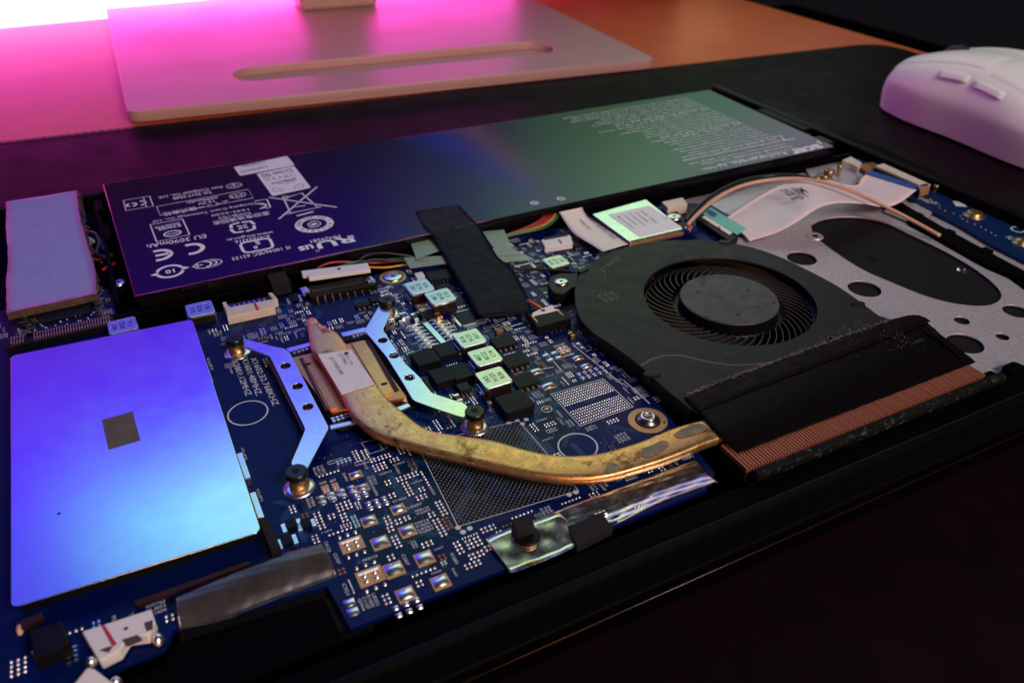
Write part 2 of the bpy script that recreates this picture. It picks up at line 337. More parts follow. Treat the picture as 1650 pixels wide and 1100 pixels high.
# =================================================================== THE SETTING
f=MB(); f.box((20,20,-76),(600,600,1)); tag(f.build('floor','room_dark'),'dark floor below the desk',None,kind='structure')
f=MB(); f.box((-20,84,20),(340,2,260)); tag(f.build('wall','room_dark'),'dark wall behind the desk',None,kind='structure')
DZ=-1.75
d=thing('desk','orange brown wooden desk top under the black desk mat','desk',(0,30,DZ))
f=MB(); f.prism(fillet([(-80,-30),(48.6,-30),(48.9,78),(-80,78)],1.2),DZ-2.5,DZ); f.build('desk_top','desk_wood',d,bevel=.1)
f=MB(); f.box((46,74,-75),(4,4,75+DZ-2.5)); f.build('leg','black_plastic',d)
f=MB(); f.box((46,-26,-75),(4,4,75+DZ-2.5)); f.build('leg','black_plastic',d)
# desk mat
sl=-.0925
MZ=-1.6
def mrot(x,y): return (x+ -sl*0, y+sl*x)
mb_out=fillet([(-70,43.55-sl*-70*-1 if False else 43.55+70*.0925),(47.9,43.55-.0925*47.9),(45.3,8),(44,-20),(-70,-20)],2.6,8)
m_=thing('desk_mat','large black stitched leather desk mat under the laptop and the mouse','desk mat',(10,15,MZ))
f=MB(); f.prism(mb_out,DZ+.004,MZ); f.build('mat_sheet','desk_mat',m_,bevel=.05)
f=MB(); 
def medge(t): return (t,43.55-.0925*t-.28)
x=-12.
while x<1.2:
    y=medge(x); f.box((y[0]+.13,y[1],MZ),(.24,.07,.035),-.0925); x+=.36
f.build('stitching','stitch',m_,kind='stuff')
f=MB(); f.line([medge(-14),medge(1.)],.12,MZ+.004)
# dark cabinet beside the desk
c=thing('cabinet','dark maroon cabinet side standing beyond the right edge of the desk','cabinet',(62,55,-75))
f=MB(); f.box((75,60,-75),(24,60,58)); f.build('carcass','room_dark',c,bevel=.3)
f=MB(); f.box((62.6,60,-70),(.8,56,50)); f.build('side_panel','room_dark',c,bevel=.2)
# LED bar
b=thing('led_light_bar','white hot magenta light bar glowing along the back edge of the desk','light bar',(0,69,DZ))
f=MB(); f.box((-3,70.6,DZ+.004),(78,1.6,6.5),-.004); f.build('housing','plinth',b,bevel=.1)
f=MB(); f.box((-3,69.4,DZ+2.35),(77,.6,3.9),-.004); f.build('diffuser','led',b)
f=MB(); f.box((-3,69.4,DZ+.05),(77,.6,2.28),-.004); f.build('bright_core','led_core',b)
# dark speaker behind
b=thing('speaker','small black speaker at the back of the desk, right of the monitor stand','speaker',(43,57,DZ))
f=MB(); f.box((43.5,63.6,DZ+.5),(8,7,13),-.1); f.build('cabinet_box','monitor_black',b,bevel=.4)
f=MB(); f.box((43.5,63.6,DZ+.004),(6,5,.5),-.1); f.build('foot','monitor_black',b)
# =================================================================== MONITOR
BZ=-1.05; BB=MZ+.004
mo=thing('monitor','wide computer monitor on a flat silver stand with a long groove, lit with bright colours','monitor',(16,58,MZ))
fl=A(205,181,BZ); fr=A(1057,95,BZ); bl=A(167,0,BZ); br=A(861,0,BZ)
dl=Vector(bl)-Vector(fl); dr=Vector(br)-Vector(fr)
B=[fl,fr,tuple(Vector(fr)+dr*1.55),tuple(Vector(fl)+dl*.95)]
Bf=fillet(B,.55,6)
slot=[]
s0,s1=A(375,122,BZ),A(890,74,BZ); cs=((s0[0]+s1[0])/2,(s0[1]+s1[1])/2); Ls=math.dist(s0,s1); an=math.atan2(s1[1]-s0[1],s1[0]-s0[0])
curve_plate('stand_base',Bf,[stadium(cs,Ls-2.9,1.45,an)],BB+.06,BZ,'aluminium',mo,bevel=.05)
f=MB(); f.prism(fillet([tuple(Vector(p)*.999+Vector(cs)*.001) for p in B],.55,6),BB,BB+.057); f.build('stand_foot','aluminium',mo,bevel=.03)
f=MB(); f.box((17.6,63.2,BZ+.004),(5.6,3,1.1),-.09); f.build('neck_foot','aluminium',mo,bevel=.25,seg=3)
f=MB(); f.box((17.6,63.4,BZ+1.1),(4.6,1.6,26),-.09); f.build('neck','aluminium',mo,bevel=.3)
f=MB(); f.box((20,60.2,7.4),(104,3,69)); f.build('housing','monitor_black',mo,bevel=.6)
f=MB(); f.add([(-29,58.6,9),(69,58.6,9),(69,58.6,75),(-29,58.6,75)],[(0,1,2,3)]); f.build('screen','screen_picture',mo)
# =================================================================== MOUSE
ms=thing('computer_mouse','white wireless mouse with two thumb buttons standing on the black mat','mouse',(38.3,23.2,MZ),local=True,rz=math.radians(-2))
def mouse_pt(t,a):   # t 0 nose .. 1 tail ; a 0 left foot .. 1 right foot
    L_=12.4; y=6.2-L_*t
    w=3.05*(1-abs(2*t-1)**3.2*.32); w*= (1-.10*math.exp(-((t-.42)/.2)**2))
    e=min(t,1-t); cap=min(1,(e/.06))**.5 if e<.06 else 1
    w*=.80+.20*cap
    h=.9*(1.75+2.35*math.sin(PI*min(1,(t*.86+.11)))**1.1)*(.55+.45*cap)
    th=PI*(1-a); cx=math.cos(th); sz=math.sin(th)
    X=w*math.copysign(abs(cx)**.62,cx); Z=h*abs(sz)**.52
    tuck=.86+.14*min(1,Z/1.6)
    return Vector((X*tuck,y,.12+Z))
def mgrid(t0,t1,a0,a1,nt,na,off=0.,cap=False):
    mb=MB(); vs=[]
    for i in range(nt+1):
        for j in range(na+1):
            t=t0+(t1-t0)*i/nt; a=a0+(a1-a0)*j/na; p=mouse_pt(t,a)
            if off:
                e=1e-3; n=(mouse_pt(t+e,a)-p).cross(mouse_pt(t,a+e)-p); n=n.normalized() if n.length>1e-12 else Vector((0,0,1)); 
                if n.dot(p-Vector((0,p.y,1)))<0:n=-n
                edge=1 if (0<i<nt and 0<j<na) else -.6
                p=p+n*off*edge
            vs.append(p)
    w=na+1; mb.add(vs,[(i*w+j,i*w+j+1,(i+1)*w+j+1,(i+1)*w+j) for i in range(nt) for j in range(na)])
    if cap:
        n=len(mb.v); 
        for i in(0,nt): mb.f.append(tuple(i*w+j for j in range(w)))
    return mb
mgrid(.0,1.,0,1,60,48,cap=True).build('body','mouse_white',ms,smooth=True)
mgrid(.012,.47,.285,.49,24,14,.05).build('button','mouse_white',ms,smooth=True)
mgrid(.012,.47,.51,.715,24,14,.05).build('button','mouse_white',ms,smooth=True)
mgrid(.482,.985,.25,.75,24,20,.05).build('palm_shell','mouse_white',ms,smooth=True)
mgrid(.30,.435,.165,.225,10,6,.13).build('side_button','mouse_white',ms,smooth=True)
mgrid(.455,.60,.155,.215,10,6,.13).build('side_button','mouse_white',ms,smooth=True)
f=MB(); n=24
vs=[];
for i in range(n):
    t=2*PI*i/n
    for xx in(-.32,.32): vs.append((xx,3.6+.8*math.cos(t),2.75+.8*math.sin(t)))
f.add(vs,[(2*i,2*i+1,(2*i+3)%(2*n),(2*i+2)%(2*n)) for i in range(n)]+[tuple(range(0,2*n,2)),tuple(range(1,2*n,2))[::-1]]); f.build('scroll_wheel','mouse_dark',ms,bevel=.08)
for yy in(4.8,-4.8):
    f=MB(); f.prism(stadium((0,yy),2.4,.5,0),0.004,.13); f.build('foot','mouse_dark',ms)
# =================================================================== LAPTOP CHASSIS
lc=thing('laptop_chassis','black laptop lying face down with its bottom cover taken off','laptop',(11,20,-1.5))
XL,XR,YF,YB=-6.4,27.15,8.05,31.35
f=MB(); f.prism(fillet([(XL,YF+.1),(XR,YF+.1),(XR,YB),(XL,YB)],.7),MZ+.004,-.95); f.build('display_lid','chassis',lc,bevel=.12,seg=3)
f=MB(); f.prism(fillet([(XL,YF),(XR,YF),(XR,YB),(XL,YB)],.7),-.9,-.55); f.build('keyboard_deck','chassis',lc,bevel=.1,seg=3)
f=MB(); f.tube([(XL+.6,YF+.07,-1.0),(XR-.8,YF+.07,-1.0)],.025,8); f.build('lid_edge_glint',mat('lid_glint',(.02,.008,.004),.25,.4),lc,smooth=True)  # thin added tube, orange tinted, imitates a glint along the lid edge
# side walls
def wall(poly,z0,z1,n='side_wall',m='chassis_lip',bv=.05): f=MB(); f.prism(poly,z0,z1); return f.build(n,m,lc,bevel=bv)
wall([(XL,YF),(XR,YF),(XR,YF+.24),(XL,YF+.24)],-.547,.36,bv=.07)
wall([(XL+.1,YB-.28),(XR-.1,YB-.28),(XR-.1,YB),(XL+.1,YB)],-.547,.12)
wall([(XL,YF+.3),(XL+.3,YF+.3),(XL+.3,YB-.3),(XL,YB-.3)],-.547,.3)
wall([(XR-.42,YF+.3),(XR,YF+.3),(XR,YB-.3),(XR-.42,YB-.3)],-.547,.42,bv=.09)
# inner frame rails and dusty ledge in front of the fins
f=MB(); f.prism([(-1.,YF+.27),(26.6,YF+.27),(26.6,9.02),(18.5,9.02),(10.2,8.98),(8.9,8.98),(-1.,8.85)],-.547,.10); f.build('front_rail','chassis',lc,bevel=.04)
f=MB(); f.box((14.35,8.985,.104),(7.9,.20,.235)); f.build('dusty_ledge','dusty',lc,bevel=.05,seg=3)
f=MB(); 
for xx in (10.6,12.9,15.4,17.9,18.8,20.6,22.6,24.6): f=MB(); f.prism(fillet([(xx,8.8),(xx+.7,8.8),(xx+.55,9.4),(xx+.1,9.4)],.08),-.3,.12); f.build('clip_tab','chassis',lc,bevel=.03)
# palm-rest liner under battery and divider between battery bay and board
f=MB(); f.box((11,26.6,-.547),(32.8,8.6,.2)); f.build('battery_tray','chassis',lc)
f=MB(); f.box((11.5,21.83,-.547),(30,.22,.75)); f.build('divider_rib','chassis',lc,bevel=.03)
f=MB(); f.box((-.9,26.3,-.34),(.14,7.6,.62)); f.build('divider_rib','chassis',lc,bevel=.03)
for (px,py) in((160,330),(172,372)):
    a=A(px,py,.4); f=MB(); f.box((a[0],a[1],-.3),(.2,1.,.72)); f.build('clip_tab','chassis',lc,bevel=.04)
# metal keyboard support plate with its holes
PZ=-.12
def pc(px,py,rx,z=PZ):
    a=A(px,py,z); b=A(px+rx,py,z); return a
big=[(1307,362),(1330,352),(1375,349),(1420,356),(1462,375),(1520,403),(1570,432),(1607,462),(1613,480),(1590,492),(1540,489),(1490,476),(1440,456),(1390,434),(1340,402),(1312,378)]
bigw=[A(x,y,PZ) for x,y in big]; bigw=[(v.x,v.y) for v in cat_rom([Vector((*p,0)) for p in bigw+[bigw[0]]],64)][:-1]
hs=[(1292,416,27),(1393,465,30),(1637,501,23),(1550,516,14),(1615.5,542,12),(1555,553,33),(1313,381,9),(1585,655,10)]
holes=[bigw]
for hx,hy,r in hs:
    c0=A(hx,hy,PZ); r_=math.dist(A(hx-r,hy,PZ),A(hx+r,hy,PZ))/2*.86; holes.append(circ(c0,r_,30)) if hx!=1313 else None
outer=[(15.6,9.2),(26.5,9.0),(26.5,14.3),(25.6,15.0),(25.6,19.9),(24.1,20.3),(24.0,21.7),(15.6,21.7)]
pl=thing('support_plate','silver metal plate with round holes and one long oval opening beside the fan','metal plate',(20,15,PZ))
curve_plate('plate',fillet(outer,.2),holes,PZ-.05,PZ,'plate_metal',pl,bevel=.012)
f=MB(); f.prism([(15.7,9.1),(26.4,9.1),(26.4,21.6),(15.7,21.6)],PZ-.2,PZ-.09); f.build('black_film','hole_black',pl)
c0=A(1313,381,PZ); f=MB(); f.lathe((*c0,PZ),[(.11,.0),(.11,.03),(.26,.03),(.28,.0)],24); f.build('eyelet','plate_metal',pl)
f=MB(); f.cyl((*c0,PZ+.003),.115,.01); f.build('eyelet_hole','hole_black',pl)
for q,(hx,hy) in enumerate(((1551,435),(1404,417))):
    c0=A(hx,hy,PZ-.09); f=MB(); f.lathe((*c0,PZ-.09),[(.05,.01),(.12,.04),(.17,.0)],16); f.build('rivet','screw_zinc' if q==0 else 'black_matte',pl,smooth=True)
# black frame strips on the right side
def strip(name,pts,z0,z1,m='chassis',par=lc,bv=.04): f=MB(); f.prism(AL(z1,*pts),z0,z1); return f.build(name,m,par,bevel=bv)
strip('frame_strip',[(1475,352),(1520,378),(1600,425),(1660,458),(1660,468),(1625,443),(1571,419),(1520,389),(1463,359)],-.3,-.02)
strip('frame_strip',[(1405,300),(1440,318),(1520,365),(1660,440),(1660,455),(1590,425),(1500,375),(1400,315)],-.3,.05)
strip('right_recess',[(1345,215),(1420,235),(1660,352),(1660,372),(1560,330),(1440,262),(1330,236)],-.5,-.1)
f=MB()
for t in range(6):
    a=A(1150+t*36,156+t*14,.3); f.box((a[0]-.1,a[1],-.2),(.35,.8,.5+.06*(t%2)),.02)
f.build('hinge_bracket','copper_dark',lc,bevel=.03)
a=A(1265,190,.45); f=MB(); f.box((a[0]-.1,a[1],.1),(.5,3.0,.33)); f.build('rubber_strip','chassis_lip',lc,bevel=.05)
# long reflections strip: seam between deck and lid is the gap left above
# =================================================================== MOTHERBOARD
pcb=thing('motherboard','dark blue laptop motherboard crowded with chips, pads and white print','motherboard',(4,16,-.12))
out=[(-5.9,10.5),(-3.4,10.5),(-3.2,10.3),(-1.3,10.4),(-1.1,10.75),(1.55,10.45),(1.65,9.35),(9.4,9.3),(9.9,9.6),(10.3,12.6),(10.2,14.2),(11.2,16.9),(13.2,18.4),(18.6,18.4),(18.6,20.8),(17.4,21.55),(9.4,21.55),(6.4,21.2),(3.2,21.2),(-1.0,21.0),(-1.0,23.0),(-1.0,23.9),(-5.9,23.9)]
ringc=(9.62,11.74)
curve_plate('circuit_board',fillet(out,.04,3),[circ(ringc,.16,20)],-.12,0,'solder_mask',pcb,bevel=.008)
curve_plate('circuit_board_edge',[(-5.9,23.95),(-5.2,23.95),(-5.2,31.0),(-5.9,31.0)],[],-.12,0,'solder_mask_dark',pcb)
occ=[]
def keep(x0,y0,x1,y1): occ.append((min(x0,x1),min(y0,y1),max(x0,x1),max(y0,y1)))
def keep_px(pts,z=0,g=.03):
    P=AL(z,*pts); xs=[p[0] for p in P]; ys=[p[1] for p in P]; keep(min(xs)-g,min(ys)-g,max(xs)+g,max(ys)+g)
def blocked(x0,y0,x1,y1):
    return any(x0<b[2] and x1>b[0] and y0<b[3] and y1>b[1] for b in occ)
silk=MB(); pads=MB(); caps_b=MB(); caps_e=MB(); resb=MB(); gpads=MB(); vias=MB(); traces=MB()
Z1=.006
# copper pour tints
for pk,poly in enumerate(([(600,760),(700,720),(760,860),(650,890)],[(850,570),(905,560),(960,640),(880,665),(800,640)],[(560,830),(640,800),(700,880),(600,930)],[(800,700),(900,640),(930,700),(860,740)])):
    pour=MB(); pour.poly(fillet(AL(.004,*poly),.3),.0012+.0004*pk); pour.build('copper_pour',M.get('pour') or mat('pour',(.001,.02,.045),.38,spec=.12,vary=(3,(.001,.012,.06))),pcb); M['pour']=bpy.data.materials['pour']
# --- inductors
def inductor(w,d,h,label=None):
    o=MB(); o.box((0,0,0),(w,d,h-.09)); base=o.build('inductor','inductor_body',None,bevel=.02)
    t=MB(); t.prism(fillet([(-w/2-.03,-d/2-.03),(w/2+.03,-d/2-.03),(w/2+.03,d/2+.03),(-w/2-.03,d/2+.03)],.09),h-.088,h); c1=t.build('cap','inductor_top',None,bevel=.02,seg=3); c1.parent=base
    g=MB(); 
    for s_ in(-1,1): g.box((s_*w/2+s_*.02,0,0),(.05,d*.6,h*.5))
    g.box((-w/2,0,.004),(.1,d*.7,.05)); c3=g.build('terminal','screw_zinc',None,bevel=.01,kind='stuff'); c3.parent=base
    x=MB()
    for i,s_ in enumerate((('R16','9125','R51'),('4R7','8122','C16'),('1R5','9125','R36'))[len([o for o in bpy.data.objects if o.name.startswith('marking')])%3]): text(x,s_,(-.19+.19*i,0),.13,PI/2,h+.003)
    c2=x.build('marking','ink',None); c2.parent=base
    return base
def put_ind(px,py,w,d,h,rz=0,label=None):
    a=A(px,py,h); o=inductor(w,d,h); o.parent=pcb; o.matrix_parent_inverse=pcb.matrix_world.inverted(); o.location=(a[0],a[1],.002); o.rotation_euler=(0,0,rz)
    keep(a[0]-w/2-.1,a[1]-d/2-.12,a[0]+w/2+.1,a[1]+d/2+.1)
    if label: o['label']=label
    return a
put_ind(756.5,544,.66,.66,.34,0,'silver topped coil, rearmost of the three in a row')
put_ind(781.5,573,.66,.66,.34,0,'silver topped coil, middle of the three in a row')
put_ind(795.5,607.5,.66,.66,.42,0,'silver topped coil nearest the small round hold-down screw')
put_ind(896,421,.6,.6,.32,0,'silver topped coil behind the fan ear')
put_ind(709.5,477,.68,.66,.42,0,'silver topped coil beside the washer screw, front one of two')
put_ind(675.5,461.5,.66,.66,.40,0,'silver topped coil beside the washer screw, rear one of two')
put_ind(322,497,.66,.66,.32,0,'silver topped coil behind the right rear corner of the metal shield')
put_ind(197,524,.66,.66,.28,0,'silver topped coil half hidden behind the metal shield')
# square black coil in front of the last green one
a=A(833,648,.26); f=MB(); f.prism(fillet([(a[0]-.42,a[1]-.3),(a[0]+.34,a[1]-.3),(a[0]+.34,a[1]+.42),(a[0]-.42,a[1]+.42)],.1),.0,.27); f.build('coil','chip_black',pcb,bevel=.03); keep(a[0]-.5,a[1]-.4,a[0]+.4,a[1]+.5)
# --- black chips (px centre at top, size cm, height)
def chip(name,px,py,w,d,h,m='chip_black',legs=None,rz=0,pin='copper_pad',mark=None):
    a=A(px,py,h); f=MB(); f.box((0,0,.01),(w,d,h-.01)); o=f.build(name,m,pcb,bevel=.012); o.matrix_parent_inverse=pcb.matrix_world.inverted(); o.location=(a[0],a[1],0); o.rotation_euler=(0,0,rz)
    if legs:
        g=MB()
        n,side=legs
        for i in range(n):
            t=(i+.5)/n-.5
            if 'f' in side: g.box((t*w,-d/2-.03,.0),(.05,.11,.035))
            if 'b' in side: g.box((t*w,d/2+.03,.0),(.05,.1,.035))
            if 'l' in side: g.box((-w/2-.03,t*d,.0),(.1,.05,.035))
            if 'r' in side: g.box((w/2+.03,t*d,.0),(.1,.05,.035))
        q=g.build('pins',pin,o,kind='stuff'); q.matrix_parent_inverse=Matrix(); 
    if mark:
        t=MB()
        for i,s_ in enumerate(mark): text(t,s_,(0,.08-.12*i),.06,0,h+.003)
        q=t.build('marking','pour',o) if False else t.build('marking','sticker_ink',o); q.matrix_parent_inverse=Matrix()
    keep(a[0]-w/2-.06,a[1]-d/2-.1,a[0]+w/2+.06,a[1]+d/2+.04); return o
M['pour']=bpy.data.materials['pour']
chip('black_coil',685.5,574,.62,.62,.22); chip('black_coil',717,562,.5,.6,.2); chip('black_coil',712,603,.52,.6,.22); chip('black_coil',742,597,.5,.62,.2)
chip('chip',811,549,.6,.5,.1,legs=(4,'f')); chip('chip',829,580,.6,.5,.1,legs=(4,'f')); chip('chip',845.5,611,.6,.52,.1,legs=(4,'f'))
chip('chip',747,622,.3,.3,.16,'chip_blue',legs=(3,'fb')); 
chip('chip',756,508,.7,.62,.08,'chip_blue',legs=(11,'fblr'),pin='solder'); chip('chip',742,483,.45,.42,.08,'chip_blue',legs=(5,'fb'),pin='solder')
chip('chip',584,489,.42,.22,.09,legs=(3,'fb')); chip('chip',604,481,.3,.3,.09,legs=(3,'fb'),pin='solder')
chip('chip',686,505,.34,.34,.12); chip('chip',713,461,.4,.3,.09,legs=(4,'fb'))
chip('chip',469,842,.22,.24,.1,legs=(4,'lr'),pin='solder'); chip('chip',493,841,.2,.22,.1,legs=(3,'lr'),pin='solder')
chip('chip',462,868,.22,.26,.1,legs=(4,'lr'),pin='solder')
chip('chip',355,628,.0001,.0001,.01) if False else None
chip('chip',931,392,.42,.3,.1,legs=(4,'fb'),pin='solder'); chip('chip',853,497,.3,.3,.1,legs=(3,'fb'),pin='solder')
chip('chip',473,478,.26,.3,.1,legs=(4,'lr'),pin='solder')
# --- big footprint with 14 long bright strips and a centre bar
fp=MB(); 
a0=A(675,517,.006); a1=A(719,552,.006); cbx=(A(697,535,.006)); 
cc=A(699,535,0); 
top=A(682,517,0); bot=A(716,554,0); ang=math.atan2(bot[1]-top[1],bot[0]-top[0]); Lc=math.dist(top,bot)
f=MB(); f.box(((top[0]+bot[0])/2,(top[1]+bot[1])/2,.004),(Lc,.15,.02),ang); f.build('center_bar','screw_zinc',pcb)
u=Vector((math.cos(ang),math.sin(ang))); nrm=Vector((-u.y,u.x))
for i in range(7):
    for s_ in(-1,1):
        p=Vector(top)+u*(Lc*(i+.5)/7)+nrm*s_*.34
        g=MB(); g.dome((0,0,0),.23,.068,.03,0,12); o=g.build('solder_strip','solder',pcb,smooth=True); o.matrix_parent_inverse=pcb.matrix_world.inverted(); o.location=(p.x,p.y,.004); o.rotation_euler=(0,0,math.atan2(nrm.y,nrm.x))
keep_px([(662,515),(735,552)])
# --- large square solder pads, front of the board, each on its own copper square
for px,py,sx in [(698/1,0,0)]: pass
big_pads=[(572.5,763,.16,.09),(583,784,.16,.1),(641,818,.17,.12),(594,837,.18,.13),(656,853,.19,.15),(612,872,.20,.16),(683,897,.21,.17),(634,915,.22,.18),(709,935,.2,.16),(653,955,.2,.16),
          (1025-.0,0,0,0)]
for px,py,sx,sy in big_pads:
    if not py: continue
    sx*=.72; sy*=.74
    a=A(px,py,.02); g=MB(); g.box((0,0,.003),(sx*2+.05,sy*2+.09,.012)); o=g.build('copper_square','copper_pad',pcb); o.matrix_parent_inverse=pcb.matrix_world.inverted(); o.location=(a[0],a[1]-.03,0)
    g=MB(); g.pillow((0,.02,.014),sx,sy,.045,irr=.6); q=g.build('solder_pad','solder',o,smooth=True); q.matrix_parent_inverse=Matrix(); keep(a[0]-sx-.05,a[1]-sy-.12,a[0]+sx+.05,a[1]+sy+.06)
for px,py,s_ in [(931,577,.13),(944.5,590,.13),(863,599,.16),(883.5,622,.16)]:
    a=A(px,py,.01); g=MB(); g.box((0,0,.003),(s_*2+.02,s_*1.5,.012)); o=g.build('copper_square','copper_pad',pcb); o.matrix_parent_inverse=pcb.matrix_world.inverted(); o.location=(a[0],a[1],0)
    g=MB(); g.pillow((0,.02,.014),s_,s_*.62,.045); q=g.build('solder_pad','solder',o,smooth=True); q.matrix_parent_inverse=Matrix(); keep(a[0]-s_-.05,a[1]-s_-.05,a[0]+s_+.05,a[1]+s_+.05)
# pairs of oval pads beside them
def pair_row(px,py,n,dx,ang=0,s=.07,gap=.19,name='pad_row',m=pads):
    a=Vector(A(px,py,0))
    for i in range(n):
        for k in(-.5,.5):
            q=a+Vector((dx*i*math.cos(ang)-k*gap*math.sin(ang),dx*i*math.sin(ang)+k*gap*math.cos(ang))); m.pillow((q.x,q.y,.003),s,s*.9,.03,ang)
    keep(a.x-s-.02,a.y-gap/2-s-.02,a.x+dx*(n-1)+s+.02,a.y+gap/2+s+.02)
pair_row(936,606,5,.17,0,.065,.18); pair_row(883.5,576.5,2,.25,0,.095,.24); pair_row(937,557,1,.2,0,.08,.2)
pair_row(518,806,4,.22,0,.08,.16) ; pair_row(574,798,2,.18,0,.07,.15); pair_row(595,815,3,.17,0,.065,.15)
pair_row(640,985,3,.2,0,.06,.17); pair_row(566,978,1,.2,0,.1,.22)
# connector-like gold footprints
def gold_fp(px,py,w,d,n,rot=0,bar=True):
    a=A(px,py,.01); o=MB(); o.box((0,0,.003),(w,d,.014)); o=o.build('gold_footprint','copper_pad',pcb,bevel=.004); o.matrix_parent_inverse=pcb.matrix_world.inverted(); o.location=(a[0],a[1],0); o.rotation_euler=(0,0,rot)
    g=MB()
    for i in(-1,1):
        for j in(-1,1): g.dome((i*w*.2,j*d*.16-.02,.017),w*.11,d*.11,.03,0,10)
    q=g.build('solder_blob','solder',o,smooth=True,kind='stuff'); q.matrix_parent_inverse=Matrix()
    if bar:
        g=MB(); g.box((0,d*.3,.0175),(w*.8,d*.09,.012)); q=g.build('solder_bar','solder',o); q.matrix_parent_inverse=Matrix()
    g=MB()
    for s_ in(-1,1):
        for i in range(n): g.dome(((i-(n-1)/2)*w/n*1.05,s_*(d/2+.1),.003),w/n*.26,.045,.035,0,8)
    q=g.build('solder_dot','solder',o,smooth=True,kind='stuff'); q.matrix_parent_inverse=Matrix()
    keep(a[0]-w/2-.08,a[1]-d/2-.17,a[0]+w/2+.08,a[1]+d/2+.17)
gold_fp(567,877,.46,.36,3); gold_fp(597,928,.50,.40,3); gold_fp(525,788,.16,.26,4,bar=False); gold_fp(541,784,.14,.26,4,bar=False)
gold_fp(905,560,.34,.09,8,.02,bar=False); gold_fp(911,567,.34,.09,8,.02,bar=False)
# --- memory footprint: two bands of white dots in a white frame
c4=AL(.004,(888,635),(972,610),(1020,655),(935,686)); silk.line(c4,.03,.006,True); balls=MB()
P=[Vector(p) for p in c4]
def bil(u,v): q=(P[0]*(1-u)+P[1]*u)*(1-v)+(P[3]*(1-u)+P[2]*u)*v; return q
for band in((.06,.40),(.60,.94)):
    for i in range(21):
        for j in range(6):
            q=bil(.045+.91*i/20,band[0]+(band[1]-band[0])*j/5); balls.dome((q.x,q.y,.003),.026,.026,.02,0,6)
keep(min(p.x for p in P)-.05,min(p.y for p in P)-.05,max(p.x for p in P)+.05,max(p.y for p in P)+.05)
# --- large empty chip footprint under the pipe, a fine field of solder balls
g4=AL(.004,(672,716),(836,678),(932,790),(738,848)); G=[Vector(p) for p in g4]
def bil2(u,v): return (G[0]*(1-u)+G[1]*u)*(1-v)+(G[3]*(1-u)+G[2]*u)*v
f=MB(); f.poly(g4,.0035); f.build('chip_footprint','solder_mask_dark',pcb); silk.line(g4,.025,.009,True)
balls2=MB()
for i in range(44):
    for j in range(44):
        if (i+j)%2 : continue
        if .42<i/44<.58 and .42<j/44<.58 and (i//2+j//2)%2: continue
        q=bil2(.025+.95*i/43,.025+.95*j/43); balls2.dome((q.x,q.y,.006),.025,.025,.018,0,6)
keep(min(p.x for p in G),min(p.y for p in G),max(p.x for p in G),max(p.y for p in G))
for px,py in((833,677),(848,676),(842,683),(820,681),(738,850),(746,857),(757,851),(917,797),(928,793)):
    a=A(px,py,0); silk.poly(circ(a,.06,12),.0075)
# --- fields of tiny text-like pads (white hatch) and white rows
# --- gold ring, rear standoffs
def ring(px,py,r,w,z=.006,m='gold_flat',name='screw_ring'):
    a=A(px,py,0) if px is not None else py
    f=MB(); f.lathe((a[0],a[1],0),[(r,.0),(r,.012),(r-w,.012),(r-w,.0)],40); keep(a[0]-r,a[1]-r,a[0]+r,a[1]+r); return f.build(name,m,pcb,smooth=False)
f=MB(); f.lathe((*ringc,0),[(.462,.002),(.462,.014),(.16,.014),(.16,.002)],44); f.build('screw_ring','gold_flat',pcb); keep(ringc[0]-.5,ringc[1]-.5,ringc[0]+.5,ringc[1]+.5)
nut=MB(); nut.lathe((*ringc,.014),[(.25,0),(.25,.035),(.19,.05),(.19,.12),(.17,.14),(.115,.14),(.1,.12),(.1,-.06)],28); nut.build('standoff_nut','screw_zinc',pcb,smooth=True,label='silver threaded nut in the middle of the gold ring')
f=MB(); f.cyl((*ringc,-.09),.1,.06); f.build('thread_hole','copper_pad',pcb)
f=MB()
f.lathe((*ringc,.016),[(.30,.0),(.30,.006),(.25,.006)],28); f.build('dark_gap','ink',pcb)
f=MB(); f.cyl((ringc[0]+.30,ringc[1]-.24,.012),.035,.006,10); f.build('test_hole','ink',pcb)
a=A(881,659,0); f=MB(); f.dome((*a,.003),.075,.075,.02,0,14); f.build('test_point','gold',pcb,smooth=True); silk.line(circ(a,.12,20),.02,.0055,True); keep(a[0]-.14,a[1]-.14,a[0]+.14,a[1]+.14)
# washer screw
a=A(633,444.5,.05); ws=MB(); ws.lathe((a[0],a[1],.0),[(.40,.003),(.40,.015),(.30,.015)],36); ws.build('screw_ring','gold_flat',pcb); keep(a[0]-.45,a[1]-.45,a[0]+.45,a[1]+.45)
def screw(name,c,z,r,par,m='screw_zinc',h=.06,cs=.4,label=None):
    f=MB(); f.lathe((c[0],c[1],z),[(0.001,h*.85),(r*.3,h),(r*.8,h*.95),(r*.97,h*.6),(r,0)],28); o=f.build(name,m,par,smooth=True,label=label)
    g=MB(); 
    for q in(0,PI/2): g.box((c[0],c[1],z+h*.9),(r*cs*1.9,r*cs*.42,h*.14),q+.5)
    g.build('recess','ink',o); return o
screw('screw',a,.016,.31,pcb,h=.05,cs=.28,label='broad flat screw on a gold ring behind the heat sink')
# silk circles
for px,py,r in((399.5,665,.4536),(931,719,.44)):
    a=A(px,py,0); silk.line(circ(a,r,48),.035,.006,True)
keep_px([(365,645),(435,685)]); 
a=A(931,719,0); keep(a[0]-.45,a[1]-.45,a[0]+.45,a[1]+.45)
